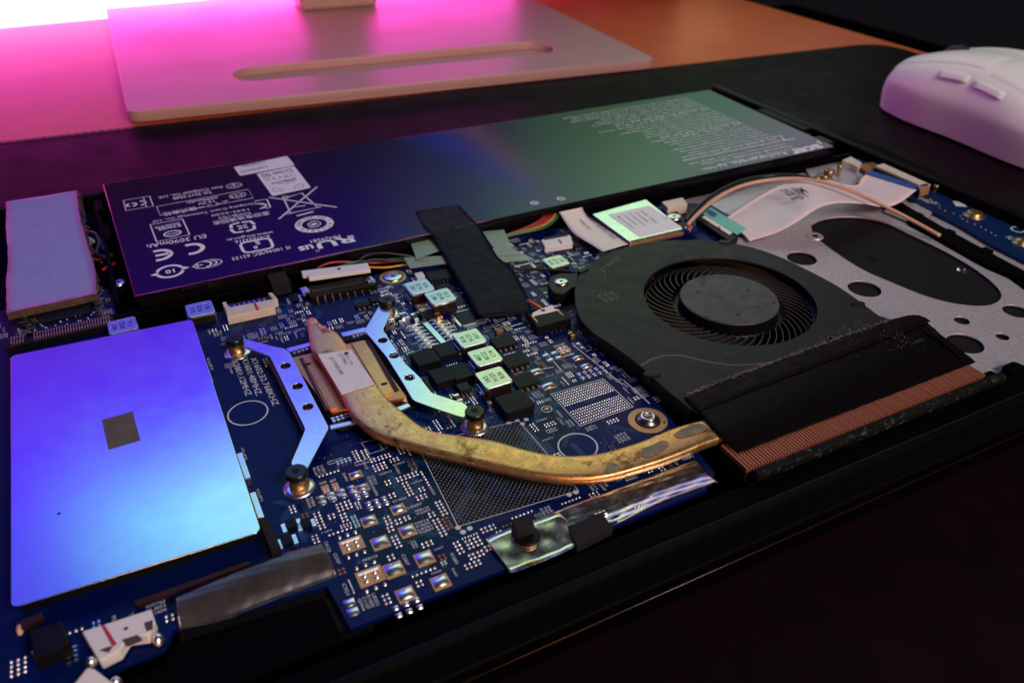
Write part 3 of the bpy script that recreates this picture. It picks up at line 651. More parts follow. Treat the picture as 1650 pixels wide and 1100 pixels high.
# readable white print
textq(silk,'X1602:32.768KHZ',(403,577),(440,654),(412,573),.006)
textq(silk,'X1601:48MHZ.',(389,578),(413,638),(398,574),.006)
textq(silk,'X3801:12MHZ',(373,581),(396,638),(382,577),.006)
keep_px([(372,560),(446,655)])
for px,py in((337,586),(392,731),(417,797)):
    textq(silk,{337:'CLIP3',392:'CLIP2',417:'CLIP1'}[px],(px-4,py-9),(px+3,py+10),(px,py-10),.006)
a=A(334,592,0); keep(a[0]-.1,a[1]-.3,a[0]+.2,a[1]+.3)
# long fine silk lines
for l in ([(924,556),(1004,620)],[(1005,612),(1047,650)],[(972,522),(995,545)],[(878,566),(905,597)],[(612,480),(646,472)],[(646,472),(650,477)],[(650,477),(615,486)],[(615,486),(612,480)],[(846,600),(892,591)]):
    silk.line(AL(.006,*l),.028,.006)
for q in ([(528,744),(552,737),(553,741),(529,748)],[(572,745),(601,737),(602,741),(573,750)],[(582,713),(612,706),(624,721),(596,731)],[(612,535),(650,527)],[(800,520),(811,527),(802,531),(792,524)],[(718,526),(730,523),(736,531),(724,534)],):
    silk.line(AL(.006,*q),.02,.006,True)
# white triangle
silk.poly(AL(.006,(620,463),(628,459),(627,465)),.0065)
# --- screws of the heat sink stand over these rings
hs_scr=[(378,550),(624,488),(765,668),(478,765)]
HZ=.30
hs_pos=[A(x,y-2,HZ+.10) for x,y in hs_scr]
for c0 in hs_pos:
    f=MB(); f.lathe((c0[0],c0[1],0),[(.33,.003),(.33,.016),(.2,.016)],36); f.build('screw_ring','solder',pcb,smooth=True); keep(c0[0]-.36,c0[1]-.36,c0[0]+.36,c0[1]+.36)
# --- connectors -----------------------------------------------------------
def conn_box(name,px4,z0,z1,m,label=None,bevel=.02,par=pcb):
    f=MB(); f.prism(AL(z1,*px4),z0,z1); o=f.build(name,m,par,bevel=bevel,label=label); return o
def pins_line(n,p0,p1,z,m,par,ln=.16,w=.035,hh=.2,sgn=-1):
    a=Vector(A(*p0,0));b=Vector(A(*p1,0)); dd=(b-a).normalized(); nn=Vector((-dd.y,dd.x))*sgn
    for i in range(n):
        q=a.lerp(b,i/(n-1)); rot=math.atan2(dd.y,dd.x)
        g=MB(); g.tube([(q.x,q.y,hh),(q.x+nn.x*ln*.3,q.y+nn.y*ln*.3,hh*.9),(q.x+nn.x*ln*.5,q.y+nn.y*ln*.5,.03),(q.x+nn.x*ln,q.y+nn.y*ln,.02)],w/2,5)
        g.build('pin',m,par)
# white ribbon socket, with open tray, eight teeth and a red mark
zc=.26
c1=AL(zc,(358,487),(436,471),(443,494),(366,511)); c=[Vector(p) for p in c1]
so=conn_box('ribbon_socket',[(363,496),(441,481),(443,494),(366,511)],.003,zc,'cream_plastic','cream ribbon socket with a red stripe behind the left hold-down screw')
for s0_,s1_ in(((358,487),(363,497)),((432,472),(441,482))):
    p=[A(s0_[0],s0_[1],zc),A(s0_[0]+6,s0_[1]-1,zc),A(s1_[0]+6,s1_[1]-1,zc),A(s1_[0],s1_[1]+1,zc)]; g=MB(); g.prism(p,.003,zc-.002); g.build('socket_arm','cream_plastic',so)
g=MB(); g.prism(AL(.1,(366,505),(438,490),(434,476),(362,490)),.003,.08); g.build('socket_tray','ink',so)
for i in range(8):
    p=A(371+i*8,496.5-i*1.65,.2); g=MB(); g.box((p[0],p[1]+.08,.1),(.05,.16,.1)); g.build('tooth','screw_zinc',so)
g=MB(); g.prism(AL(zc+.003,(408,488),(412,487),(418,499),(413,500)),zc-.01,zc+.004); g.build('red_stripe','red_mark',so)
pins_line(8,(381,509),(430,499),0,'gold',so,.16,.035,.1)
keep_px([(355,485),(450,520)])
# black foam block behind it
f=MB(); f.prism(AL(.42,(430,442),(458,436),(467,451),(438,457)),.0,.42); o=f.build('foam_block','foam_black'); tag(o,'small black foam block standing between the battery and the cream socket','foam block'); keep_px([(425,440),(470,495)])
# eight pin battery header with its white plug lifted above it
hd=conn_box('battery_header',[(489,462),(592,442),(608,458),(500,478)],.003,.2,'chip_black','black eight pin header on the board edge under the white plug',.02)
g=MB(); g.prism(AL(.23,(495,463),(585,446),(590,453),(503,470)),.2,.225); g.build('metal_latch','brown_tape',hd)
for s_ in((491,466),(596,449)):
    a=A(s_[0],s_[1],.25); g=MB(); g.box((a[0],a[1],.1),(.22,.3,.15),.1); g.build('end_tab','screw_zinc',hd,bevel=.02)
pins_line(8,(511,484),(594,467),0,'gold',hd,.22,.045,.18)
keep_px([(485,470),(610,496)])
pg=thing('battery_plug','long white eight way plug with wires, floating above the black header','plug',(*A(540,440,.42),.3))
f=MB(); f.prism(AL(.5,(485,436),(592,423),(597,434),(498,448),(495,443),(487,443)),.38,.5); f.build('housing','white_plastic',pg,bevel=.02)
for i in range(8):
    a=A(505+i*11.6,444.0-i*1.45,.44); g=MB(); g.box((a[0],a[1],.40),(.05,.03,.05)); g.build('contact_hole','ink',pg)
a=A(546,433,.5); g=MB(); g.cyl((*a,.5),.06,.003,12); g.build('moulding_mark','copper_dark',pg)
# its wires come from under the battery
wr=thing('wire_bundle','thin red, green, yellow and black wires running into the long white plug','wires',(*A(560,425,.3),.2))
for m_w,pts in (('wire_red',[(510,433,.42),(530,424,.5),(560,422,.42),(600,424,.25),(650,420,.1)]),('wire_green',[(545,430,.45),(575,422,.5),(610,420,.3),(660,415,.1)]),('wire_yellow',[(590,430,.3),(620,431,.12),(650,427,.08),(690,420,.1)]),('wire_black',[(575,424,.45),(590,412,.6),(620,408,.5),(655,412,.3),(690,418,.1)]),('wire_black',[(585,424,.4),(600,418,.45),(640,420,.3),(700,425,.1)])):
    g=MB(); g.tube(cat_rom(P3(*pts),24),.035,8); g.build('wire',m_w,wr,smooth=True)
# small header right of the washer screw
f=conn_box('fan_header',[(683,437),(722,430),(738,444),(694,452)],.003,.16,'chip_black'); pins_line(6,(696,458),(726,452),0,'screw_zinc',f,.16,.03,.12)
f=conn_box('white_socket',[(667,440),(680,437),(685,444),(672,448)],.003,.16,'white_plastic'); keep_px([(665,430),(740,460)])
# small white socket behind the fan ear
sk=conn_box('white_socket',[(872,386),(919,378),(923,391),(878,398)],.003,.22,'white_plastic','small white socket with a red stripe behind the square coil')
g=MB(); g.prism(AL(.224,(876,383),(914,376.5),(915,380),(877,387)),.222,.226); g.build('lever','ink',sk)
g=MB(); g.prism(AL(.224,(899,386),(902,385.5),(906,392),(903,393)),.22,.226); g.build('red_stripe','red_mark',sk)
pins_line(6,(888,400),(914,396),0,'gold',sk,.13,.03,.1); keep_px([(865,380),(930,402)])
# fan socket: black housing, four gold legs, white plug and thin wires
fk=conn_box('fan_socket',[(854,510),(906,498),(921,512),(866,528)],.003,.3,'chip_black','black four pin socket holding the fan plug beside the fan wall',.025)
for p in(((857,509),(866,519)),((898,500),(907,508))):
    a,b_=A3(*p[0],.305),A3(*p[1],.305); g=MB(); g.tube([a,b_],.02,6); g.build('metal_wire','gold',fk)
pins_line(4,(884,531),(905,525),0,'gold',fk,.2,.05,.22); keep_px([(846,495),(925,545)])
fp_=thing('fan_plug','small white plug pushed into the black fan socket','plug',(*A(880,500,.3),.1))
f=MB(); f.prism(AL(.3,(858,503),(872,497),(890,490),(894,497),(902,498),(856,510)),.12,.3); f.build('housing','white_plastic',fp_,bevel=.02)
a=A(875,500,.3); g=MB(); g.cyl((*a,.3),.06,.004,10); g.build('hole','ink',fp_)
for k,mw in enumerate(('wire_red','wire_yellow','wire_black')):
    g=MB(); g.tube(cat_rom(P3((872+k*3,499-k,.26),(862+k*3,492-k,.3),(850+k*3,486-k*2,.3),(838,480,.22)),12),.028,6); g.build('wire',mw,fp_,smooth=True)
# M.2 slot with gold contacts
f=MB(); f.box((-2.46,21.7,.003),(2.5,.5,.2)); m2=f.build('card_slot','chip_black',pcb,bevel=.02,label='long black card slot with gold contacts behind the metal shield'); keep(-3.8,21.2,-1.1,22.3)
for r_ in range(2):
    for i in range(33):
        g=MB() if (i==0 and r_==0) else None
        if g is not None: g.box((0,0,0),(.03,.16,.03)); c0_=g.build('contact','gold',m2); c0_.matrix_parent_inverse=m2.matrix_world.inverted(); c0_.location=(-3.55,21.6,.203)
        else:
            q=c0_.copy(); S.collection.objects.link(q); q.location=(-3.55+.0675*i+(.0675*3 if i>4 else 0)-(.0),21.58+.22*r_,.203)
# wide dark footprint right of RAM shield: rows of hatch text near pads (drawn below by clusters)
# --- reserve space of big things
keep(-5.6,11.6,1.1,21.0)            # metal shield
keep_px([(905,340),(1110,420)],0)   # wireless card
FC=(14.36,14.68)
keep_px([(452,555),(672,650),(540,700)],.0)
# free clear areas
for q in([(430,600),(470,600),(500,720),(430,760)],[(372,690),(450,780)],[(905,690),(960,740)],): keep_px(q)
# --- tiny parts, scattered in rows as on the board
words=['PC8030','PR904','R9021','C1107','PC6850','PR8123','U3801','Q904','L8201','C8122','R1602','PC8843','PQ803','D6841','C2307','TP12','PR1604','PL803','R811','C921']
keep_px([(560,530),(600,520)])
def scatter(x0,y0,x1,y1,n,sz=1.,tex=.4,cap=.35,seed=1):
    rr=random.Random(seed)
    for _ in range(n):
        x=rr.uniform(x0,x1); y=rr.uniform(y0,y1); k=rr.random(); s=sz
        if k<tex:
            rows=rr.choice([1,2,3,4]); vert=rr.random()<.6; w=.34*s; h=.072*s; gap=.1*s
            bw,bh=(rows*gap,w) if vert else (w,rows*gap)
            if blocked(x,y,x+bw,y+bh): continue
            for i in range(rows):
                wd=rr.choice(words)
                if vert: text(silk,wd,(x+gap*(i+.5),y+bh/2),h,-PI/2,.006,w=w*.95)
                else: text(silk,wd,(x+bw/2,y+gap*(i+.5)),h,PI if rr.random()<.3 else 0,.006,w=w*.95)
            occ.append((x,y,x+bw,y+bh))
        else:
            c_,r_=rr.choice([(2,1),(3,1),(2,2),(4,1),(3,2),(1,3),(5,1),(2,3)]); a_=.105*s; bb=.2*s; rot=rr.random()<.5
            if rot: c_,r_=r_,c_
            bw,bh=(c_*a_,r_*bb) if not rot else (c_*bb,r_*a_)
            if blocked(x,y,x+bw,y+bh): continue
            populated=rr.random()<cap; kind=rr.random()
            for i in range(c_):
                for j in range(r_):
                    cx=x+(i+.5)*(a_ if not rot else bb); cy=y+(j+.5)*(bb if not rot else a_)
                    dx,dy=((0,.048*s) if not rot else (.048*s,0)); 
                    if populated:
                        w_,l_=.06*s,.13*s; hh=.05*s if kind>.35 else .03*s
                        (caps_b if kind>.35 else resb).box((cx,cy,.004),(w_,l_*.6,hh) if not rot else (l_*.6,w_,hh))
                        for t in(-1,1): caps_e.box((cx+dx*t*.95,cy+dy*t*.95,.004),(w_*1.05,l_*.24,hh*1.06) if not rot else (l_*.24,w_*1.05,hh*1.06))
                    else:
                        for t in(-1,1): (gpads if kind<.12 else pads).dome((cx+dx*t,cy+dy*t,.003),.037*s,.034*s,.03*s,0,6)
            occ.append((x,y,x+bw,y+bh))
scatter(1.75,9.5,5.6,12.6,2200,.9,.25,.03,1)
scatter(1.2,10.7,2.2,13.4,500,.85,.3,.1,21)
scatter(-5.8,10.75,1.3,11.5,60,1.,.3,.4,2)
scatter(1.3,12.4,3.4,13.6,300,.85,.4,.1,3)
scatter(3.,11.,5.2,13.6,900,.8,.35,.2,22)
scatter(2.6,18.2,6.2,21.,1500,.62,.45,.35,23)
scatter(5.,15.2,8.6,21.,1800,.62,.4,.4,24)
scatter(7.4,13.,13.,21.,2200,.62,.5,.3,25)
scatter(1.75,9.5,5.6,12.6,1500,.62,.3,.1,26)
scatter(1.2,17.4,6.,21.0,2200,.8,.5,.35,4)
scatter(4.8,15.0,8.,21.0,2000,.85,.35,.45,5)
scatter(6.6,12.0,10.8,17.,2200,.8,.62,.12,6)
scatter(7.5,16.2,13.2,21.2,2400,.85,.4,.4,7)
scatter(-1.0,19.8,1.4,21.,160,.85,.3,.5,8)
scatter(5.6,9.4,9.6,11.6,260,.85,.5,.1,9)
scatter(5.2,13.,7.6,15.,160,.8,.3,.5,12)
scatter(-5.85,12,-5.35,23.5,120,.8,.3,.3,10)
scatter(-5.1,22.3,-1.1,23.8,60,.8,.4,.5,11)
# vias and faint traces
rr=random.Random(3)
for i in range(900):
    x=rr.uniform(1.7,10.2); y=rr.uniform(10.6,21)
    if blocked(x-.02,y-.02,x+.02,y+.02): continue
    vias.poly(circ((x,y),.016,6),.0058)
for i in range(420):
    x=rr.uniform(1.,8.8); y=rr.uniform(10.7,20.)
    if x<3.4 and 12.5<y<18.5: continue
    l=rr.uniform(.2,1.1); k=rr.choice([0,PI/2,PI/4,-PI/4]); n_=rr.choice([1,3,5])
    for j in range(n_):
        ox,oy=-math.sin(k)*.035*j,math.cos(k)*.035*j
        traces.line([(x+ox,y+oy),(x+ox+l*math.cos(k),y+oy+l*math.sin(k)),(x+ox+l*math.cos(k)+l*.4*math.cos(k+PI/4),y+oy+l*math.sin(k)+l*.4*math.sin(k+PI/4))],.012,.0045)
dm('dull_solder',(.15,.14,.13),.5,.7); dm('trace',(.006,.05,.17),.35); dm('via',(.2,.24,.28),.4,.6)
silk.build('white_print','silk_white',pcb,kind='stuff'); pads.build('solder_dots','solder',pcb,kind='stuff',smooth=True); balls.build('solder_balls','solder',pcb,kind='stuff',smooth=True); balls2.build('solder_balls','dull_solder',pcb,kind='stuff',smooth=True)
gpads.build('copper_dots','copper_pad',pcb,kind='stuff'); caps_b.build('tiny_capacitors','cap_brown',pcb,kind='stuff'); caps_e.build('tiny_terminals','solder',pcb,kind='stuff'); resb.build('tiny_resistors','chip_black',pcb,kind='stuff')
vias.build('via_holes','via',pcb,kind='stuff'); traces.build('copper_traces','trace',pcb,kind='stuff')
# a few larger parts by the rear coils: capacitor, resistor, diode
for px,py,w,d,h,mb_,me_ in((661,472,0,0,0,0,0),(651,508,.2,.3,.12,'cap_brown','solder'),(668,510,.12,.34,.11,'cap_brown','solder'),(677,492,.26,.12,.1,'cap_brown','solder'),(683,499,.26,.12,.1,'cap_brown','solder'),(692,491,.26,.12,.1,'cap_brown','solder'),(706,507,.16,.24,.12,'cap_brown','gold'),(645,513,.18,.32,.08,'chip_black','solder'),(804,531,.2,.14,.13,'cap_brown','copper_pad'),(921,538,.13,.18,.14,'cap_brown','gold'),(738,640,.14,.26,.1,'cap_brown','solder'),(783,640,.1,.5,.12,'inductor_body','solder')):
    if not w: continue
    a=A(px,py,h); o=MB(); o.box((0,0,.004),(w*.98,d*.62,h)); o=o.build('capacitor',mb_,pcb,bevel=.008); o.matrix_parent_inverse=pcb.matrix_world.inverted(); o.location=(a[0],a[1],0)
    g=MB(); 
    for s_ in(-1,1): g.box((0,s_*d*.42,.004),(w,d*.24,h*1.03))
    q=g.build('terminal',me_,o,bevel=.008,kind='stuff'); q.matrix_parent_inverse=Matrix()
exec_after=[]
# =================================================================== METAL SHIELD OVER THE MEMORY
SZ=.40
sh=thing('memory_shield','large shiny flat metal cover over the memory at the front left','metal cover',(-2,16,0))
q4=AL(SZ,(17,980),(421,856),(310,514),(17,573)); 
curve_plate('top_plate',fillet(q4,.16,5),[],SZ-.035,SZ,'shield_metal',sh,bevel=.012)
f=MB(); ctr=Vector((sum(p[0] for p in q4)/4,sum(p[1] for p in q4)/4)); q5=[tuple(ctr+(Vector(p)-ctr)*.985) for p in q4]
for i in range(4):
    a_,b_=Vector(q5[i]),Vector(q5[(i+1)%4]); dd=(b_-a_).normalized()*.25; a_+=dd;b_-=dd; nn=Vector((-dd.y,dd.x)).normalized()*.02
    if i in(1,3): f.prism([tuple(a_-nn),tuple(b_-nn),tuple(b_+nn),tuple(a_+nn)],.16,SZ-.036)
f.build('side_skirt','shield_metal',sh)
f=MB(); f.prism([tuple(ctr+(Vector(p)-ctr)*.95) for p in q4],.004,.14); f.build('memory_board','black_matte',sh)
f=MB(); c_=A(95,827,SZ); f.poly(circ(c_,.035,10),SZ+.0015); f.build('rust_spot','copper_dark',sh)
f=MB(); f.prism(AL(SZ+.01,(164,676),(213.5,662.5),(226,708.5),(174.5,723.5)),SZ+.001,SZ+.008); f.build('square_patch',mat('patch',(.09,.075,.06),.75,bump=(9,.6,.02),vary=(4,(.12,.1,.085)),speck=(9,(.3,.25,.2),.72)),sh,label='small dark grey square patch in the middle')
for px,py in((331,603),(388,752),(410,818)):
    a=A(px,py,.2); f=MB(); f.box((a[0]+.06,a[1],.004),(.12,.9,.22)); f.build('clip','screw_zinc',sh,bevel=.02)
a=A(434,862,.3); f=MB(); f.prism(AL(.33,(416,834),(430,832),(452,880),(436,884)),.004,.33); o=f.build('foam_strip','foam_black'); tag(o,'short black foam strip beside the front right corner of the metal shield','foam strip')
f=MB(); f.prism(AL(.12,(215,968),(400,903),(403,908),(220,976)),.05,.12); o=f.build('copper_strip','copper_dark'); tag(o,'narrow dark copper strip in front of the metal shield','metal strip')
# =================================================================== SSD WITH THERMAL PAD
sd=thing('solid_state_drive','narrow blue drive card plugged in behind the metal shield, under the grey pad','drive card',(-2.6,26,.1))
f=MB(); f.box((-2.46,26.2,.1),(2.25,8.6,.08)); f.build('card','solder_mask_dark',sd)
f=MB(); f.box((-2.46,22.7,.181),(1.7,.8,.08)); f.box((-2.5,26,.181),(1.8,5,.08)); f.build('flash_chip','chip_black',sd,bevel=.02)
f=MB(); rr=random.Random(5)
for i in range(26): f.dome((rr.uniform(-3.4,-1.5),rr.uniform(21.95,22.35),.181),.035,.03,.03)
f.build('solder_dots','solder',sd,kind='stuff')
tpd=thing('thermal_pad','pale violet thermal pad, long and dusty, stuck on the drive card at the left','thermal pad',(-2.6,27,.2))
mz=.50
lft=P3((11,503,mz),(10,452,mz-.02),(13,410,mz+.02),(10,370,mz),(10,325,mz)); rgt=P3((155,472,mz),(152,430,mz-.01),(140,392,mz+.02),(128,345,mz),(123,307,mz))
sheet(lft,rgt,30,10,.012,.008,.03).build('top_face','thermal_pad',tpd,smooth=True)
f=sheet([p-Vector((0,0,.014)) for p in lft],[p-Vector((0,0,.014)) for p in rgt],30,10,.22,0,.05); f.build('foam_core','foam_side',tpd)
# debris on pad edges
def lint(name,pts,n,spread,ln,lab,zz=.03,seed=1,r=.006):
    rr=random.Random(seed); f=MB()
    for i in range(n):
        t=rr.random()*(len(pts)-1); k=int(t); p=pts[k].lerp(pts[k+1],t-k)+Vector((rr.gauss(0,spread),rr.gauss(0,spread),abs(rr.gauss(0,zz))))
        d_=Vector((rr.gauss(0,1),rr.gauss(0,1),rr.gauss(0,.35))).normalized()*ln*rr.uniform(.4,1.3); e=Vector((rr.gauss(0,1),rr.gauss(0,1),rr.gauss(0,.4)))*ln*.25
        f.tube([p,p+d_*.5+e,p+d_],r,3)
    o=f.build(name,'lint'); tag(o,lab,'dust',kind='stuff'); return o
lint('lint',P3((157,470,.3),(165,500,.2),(175,520,.15)),120,.08,.12,'grey fluff gathered at the right side of the pale pad',.1,1,.004)
lint('lint',P3((125,308,.4),(140,390,.4),(156,470,.35)),260,.05,.12,'grey fluff along the right edge of the pale pad',.05,2,.004)
lint('lint',P3((40,512,.25),(50,530,.2),(30,545,.2)),60,.09,.12,'grey fluff in front of the pale pad by the card slot',.06,3,.004)
# wiring seen between pad and battery
wv=thing('antenna_wires','glossy black and red wires coiled between the pale pad and the battery','wires',(*A(165,400,0),-.2))
for pts,mw,rd in (([(136,374,.25),(152,378,.35),(160,392,.25),(155,410,.1),(165,425,.0)],'wire_black',.08),([(140,395,.1),(155,410,.2),(170,415,.2),(182,412,.1)],'wire_black',.08),([(140,415,.15),(160,418,.1),(180,410,.15)],'wire_red',.05),([(165,435,.1),(178,428,.15),(185,424,.05)],'wire_red',.05)):
    f=MB(); f.tube(cat_rom(P3(*pts),20),rd,8); f.build('wire',mw,wv,smooth=True)
f=MB(); f.prism(AL(.0,(140,380),(152,386),(141,392)),-.1,0); f.build('white_tag','sticker',wv)
for q in([(162,385),(175,395),(178,410),(166,402)],[(175,418),(182,420),(180,430)],[(136,362),(144,366),(140,372)]):
    f=MB(); f.prism(AL(-.2,*q),-.3,-.2); f.build('metal_piece','shield_metal',wv)
c0=A(190.5,454,.12); screw('screw',c0,.06,.2,lc,h=.06,cs=.35,label='flat silver screw left of the battery corner')
f=MB(); f.box((c0[0],c0[1],-.34),(.7,.9,.4)); f.build('screw_boss','chassis',lc,bevel=.1)
# =================================================================== BATTERY
BT=.55
bt=thing('battery','long black battery pack printed with white marks, across the back of the laptop','battery',(12,26,-.3))
bo=AL(BT,(217,478),(1347,236.5),(1143,144.5),(165,296)); bo=[(bo[0][0],bo[0][1]),(bo[1][0],bo[1][1]),(bo[2][0],bo[2][1]),(bo[3][0],bo[3][1])]
curve_plate('pack',fillet(bo,.12,4),[],-.3,BT,'battery_wrap',bt,bevel=.05)
ctr=Vector((sum(p[0] for p in bo)/4,sum(p[1] for p in bo)/4)); rim=[]
ZP=BT+.004
# crinkled wrap edge at front left
f=MB(); rr=random.Random(2); e0,e1=Vector(bo[0]),Vector(bo[1])
pts=[Vector((*e0.lerp(e1,t/40),BT-.03+.012*rr.random())) for t in range(0,18)]
f.tube(pts,.035,6); f.build('wrap_fold','battery_wrap',bt,smooth=True)
ins=[tuple(ctr+(Vector(p)-ctr)*k) for p,k in zip(bo,(.985,.985,.985,.985))]; curve_plate('label_film',fillet(ins,.1,4),[],BT+.0004,BT+.0024,'label_film',bt)
pr=MB()
TX=[('EU 3090mAh',(331,377),(236,394),(333,383)),('TIS 2217-2548',(340,307),(278,318),(342,311)),('Acer Computer Co., Ltd.',(358,298),(254,316),(359,303)),
    ('Chongqing G-tech Technology Co., Ltd',(412,325),(246,355),(413,329)),('15.2V',(344,322),(318,327),(345,326)),('3090mAh',(350,316),(300,325),(351,319.5)),
    ('R-41033316',(433,378),(378,388),(434,382.5)),('www.bis.gov.in',(439,371),(365,384),(440,376)),('IS 16046/IEC 62133',(466,396),(373,415),(467,401)),
    ('MH29581',(547,378),(499,387),(548,383)),('R39088',(290,360),(254,367),(291,365)),
    ('YU10186-17013',(404,341),(352,350),(405,345)),('1642-2220',(400,336),(340,346),(401,339))]
for s_,a_,b_,c_ in TX: textq(pr,s_,a_,b_,c_,ZP)
textq(pr,'us',(502,393),(479,398),(505,400),ZP,bold=True); textq(pr,'エイサー株式会社',(367,322),(262,343),(369,328),ZP)
textq(pr,'废旧电池请回收',(432,340),(342,357),(434,346),ZP)
def BL(px): return [A(x,y,ZP) for x,y in px]
def ell(px,py,rx,n=28,a0=0,a1=2*PI,k=1.):   # circle lying on the pack; rx in cm, k squashes along y
    c_=A(px,py,ZP); return [(c_[0]+rx*math.cos(a0+(a1-a0)*i/n),c_[1]+rx*k*math.sin(a0+(a1-a0)*i/n)) for i in range(n+1)]
for q,w in(([(252.4,333),(400,305),(408,319),(258,347)],.035),([(242,362),(294,353),(305.6,378),(252.4,389.6)],.05),([(199,323),(241,316),(247,332),(203,339.4)],.04),([(386,392),(434,383),(441,399),(393.7,408)],.09)):
    P_=BL(q); 
    if q[0][0]==386: P_=fillet(P_,.2)
    pr.line(P_,w,ZP,True)
pr.line(BL([(231,318),(236,334)]),.03,ZP)
arcw=.145
for cx,cy in((309,401),(257,411)):
    c_=A(cx,cy,ZP); P_=[(c_[0]-.14,c_[1]-.32)]+[(c_[0]+.32*math.cos(t),c_[1]+.32*math.sin(t)) for t in[-PI/2+PI*i/20 for i in range(21)]]+[(c_[0]-.14,c_[1]+.32)]; pr.line(P_,.14,ZP)
pr.line([(c_[0]-.12,c_[1]),(c_[0]+.3,c_[1])],.13,ZP)
def arc(cx,cy,r,a0,a1,w,k=1): pr.line(ell(cx,cy,r,22,a0,a1,k),w,ZP)
arc(274,437,.36,.25,PI-.35,.1); arc(274,437,.36,PI+.25,2*PI-.35,.1)
c_=A(274,437,ZP); text(pr,'10',c_,.24,PI,ZP,bold=True)
for s_ in(1,-1): pr.poly([(c_[0]+s_*.38,c_[1]+s_*.13),(c_[0]+s_*.55,c_[1]-s_*.0),(c_[0]+s_*.29,c_[1]-s_*.10)],ZP)
arc(335,425,.40,0,2*PI,.035,.6); arc(330,426,.18,-PI*.5,PI*.5,.06); arc(342,423.5,.13,-PI*.5,PI*.5,.05); a=A(318,428,ZP); pr.line([(a[0]-.16,a[1]),(a[0]+.16,a[1])],.05,ZP); pr.line([(a[0],a[1]-.13),(a[0],a[1]+.13)],.05,ZP)
arc(278,376,.25,0,2*PI,.06,.75); a=A(278,376,ZP); pr.line([(a[0]-.16,a[1]),(a[0]+.16,a[1])],.045,ZP)
textq(pr,'3090mAh 47Wh',(289,357.5),(249,365.5),(290,361),ZP)
arc(377,299,.26,0,2*PI,.03,.85); c_=A(377,299,ZP); pr.line([(c_[0]+.2*math.cos(t),c_[1]+.18*math.sin(t)) for t in(PI/2,PI*7/6,-PI/6)],.035,ZP,True); pr.line([(c_[0],c_[1]-.12),(c_[0],c_[1]+.16)],.035,ZP)
arc(383,315,.27,0,2*PI,.03,.75); text(pr,'PS',A(384,315,ZP),.2,PI,ZP); text(pr,'E',A(374,317,ZP),.13,PI,ZP)
arc(226,327.5,.17,-PI*.5,PI*.5,.08); arc(213,330,.13,-PI*.5,PI*.5,.07); arc(211,330,.13,PI*.6,PI*1.4,.07)
arc(419,332,.21,-PI*.6,PI*.6,.055); arc(422,331.5,.12,-PI*.6,PI*.6,.05); pr.line(BL([(410,324),(430,321),(436,334),(428,336)]),.05,ZP)
c_=A(391,365.5,ZP)
for k in range(4):
    aa=PI/4+k*PI/2
    def rp(x,y): x*=.62;y*=.62; return (c_[0]+x*math.cos(aa)-y*math.sin(aa),c_[1]+x*math.sin(aa)+y*math.cos(aa))
    pr.line([rp(.14,0),rp(.34,0)],.06,ZP); pr.poly([rp(.03,0),rp(.2,.12),rp(.2,-.12)],ZP)
    L1=[(.46,-.40),(.58,-.22),(.70,.0),(.58,.18),(.44,.34)]; pr.line([rp(x,y) for x,y in L1],.10,ZP)
text(pr,'S',A(415,391,ZP),.26,PI,ZP,bold=True); text(pr,'8',A(412,398.5,ZP),.2,PI,ZP,bold=True)
for q,w in(([(433,318),(543,334)],.06),([(511,301),(449,353)],.06),([(457,320),(468,343),(512,334),(486,311),(457,320)],.055),([(461,345),(518,333)],.05),([(478,348),(505,341)],.08),([(472,334),(492,331)],.05)): pr.line(BL(q),w,ZP)
arc(460,318,.1,0,2*PI,.05)
pr.line(ell(506.5,361,.51,44),.22,ZP); pr.line(ell(506.5,361,.2,20),.035,ZP); text(pr,'RBRC',A(506,366,ZP),.08,PI,ZP); text(pr,'Li-ion',A(507,355.5,ZP),.08,PI,ZP)
pr.poly(BL([(499,361.5),(508,359),(513,361),(504,363.5)]),ZP)
ink=MB(); c_=A(506.5,361,ZP)
def ringtext(s_,a0,a1,flip,r=.51,h=.125):
    for i,ch in enumerate(s_):
        t=a0+(a1-a0)*i/(len(s_)-1); text(ink,ch,(c_[0]+r*math.cos(t),c_[1]+r*math.sin(t)),h if ch!='.' else .03,t-PI/2 if not flip else t+PI/2,ZP+.004,bold=True)
ringtext('1.800.822.8837',.15,PI-.1,True); ringtext('RECYCLE',-.45,-PI+.45,False)
textq(pr,'RU',(566,379),(507,391),(573,389),ZP,bold=True); text(pr,'c',A(566,381,ZP),.2,PI,ZP,bold=True)
arc(512,404,.06,0,2*PI,.015)
for px,py,s_ in((861,327,'+'),(904,320,'-')):
    a=A(px,py,ZP); pr.line(circ(a,.13,24),.04,ZP,True); pr.line([(a[0]-.08,a[1]),(a[0]+.08,a[1])],.035,ZP)
    if s_=='+': pr.line([(a[0],a[1]-.08),(a[0],a[1]+.08)],.035,ZP)
# the wall of fine print at the right end
r0=Vector(A(1268,224,ZP)); r1=Vector(A(1118,156,ZP)); yb=A(1281,223,ZP)[1]
fine=['CAUTION: Risk of fire, explosion and burns. Do not disassemble, crush, heat or incinerate.','Replace only with the same type. Do not short circuit the terminals. Use the specified charger only.',
 'ATTENTION: Risque d incendie, d explosion et de brulures. Ne pas demonter ni chauffer.','VORSICHT: Brand- und Explosionsgefahr. Nicht zerlegen, erhitzen oder verbrennen.','Rechargeable Li-ion Battery  Keep away from children. Dispose of used battery promptly.',
 'ATENCION: Riesgo de fuego, explosion o quemaduras. No desmontar ni calentar.','警告 请勿拆解 挤压 短路 加热 或投入火中 请使用指定充电器','バッテリーの取り扱い 分解 加熱 火中への投入をしないでください']
rr=random.Random(9)
xr=A(1265,225,ZP)[0]-.1; n=24; ytop=A(1118,156,ZP)[1]; ybot=A(1268,227,ZP)[1]+.12
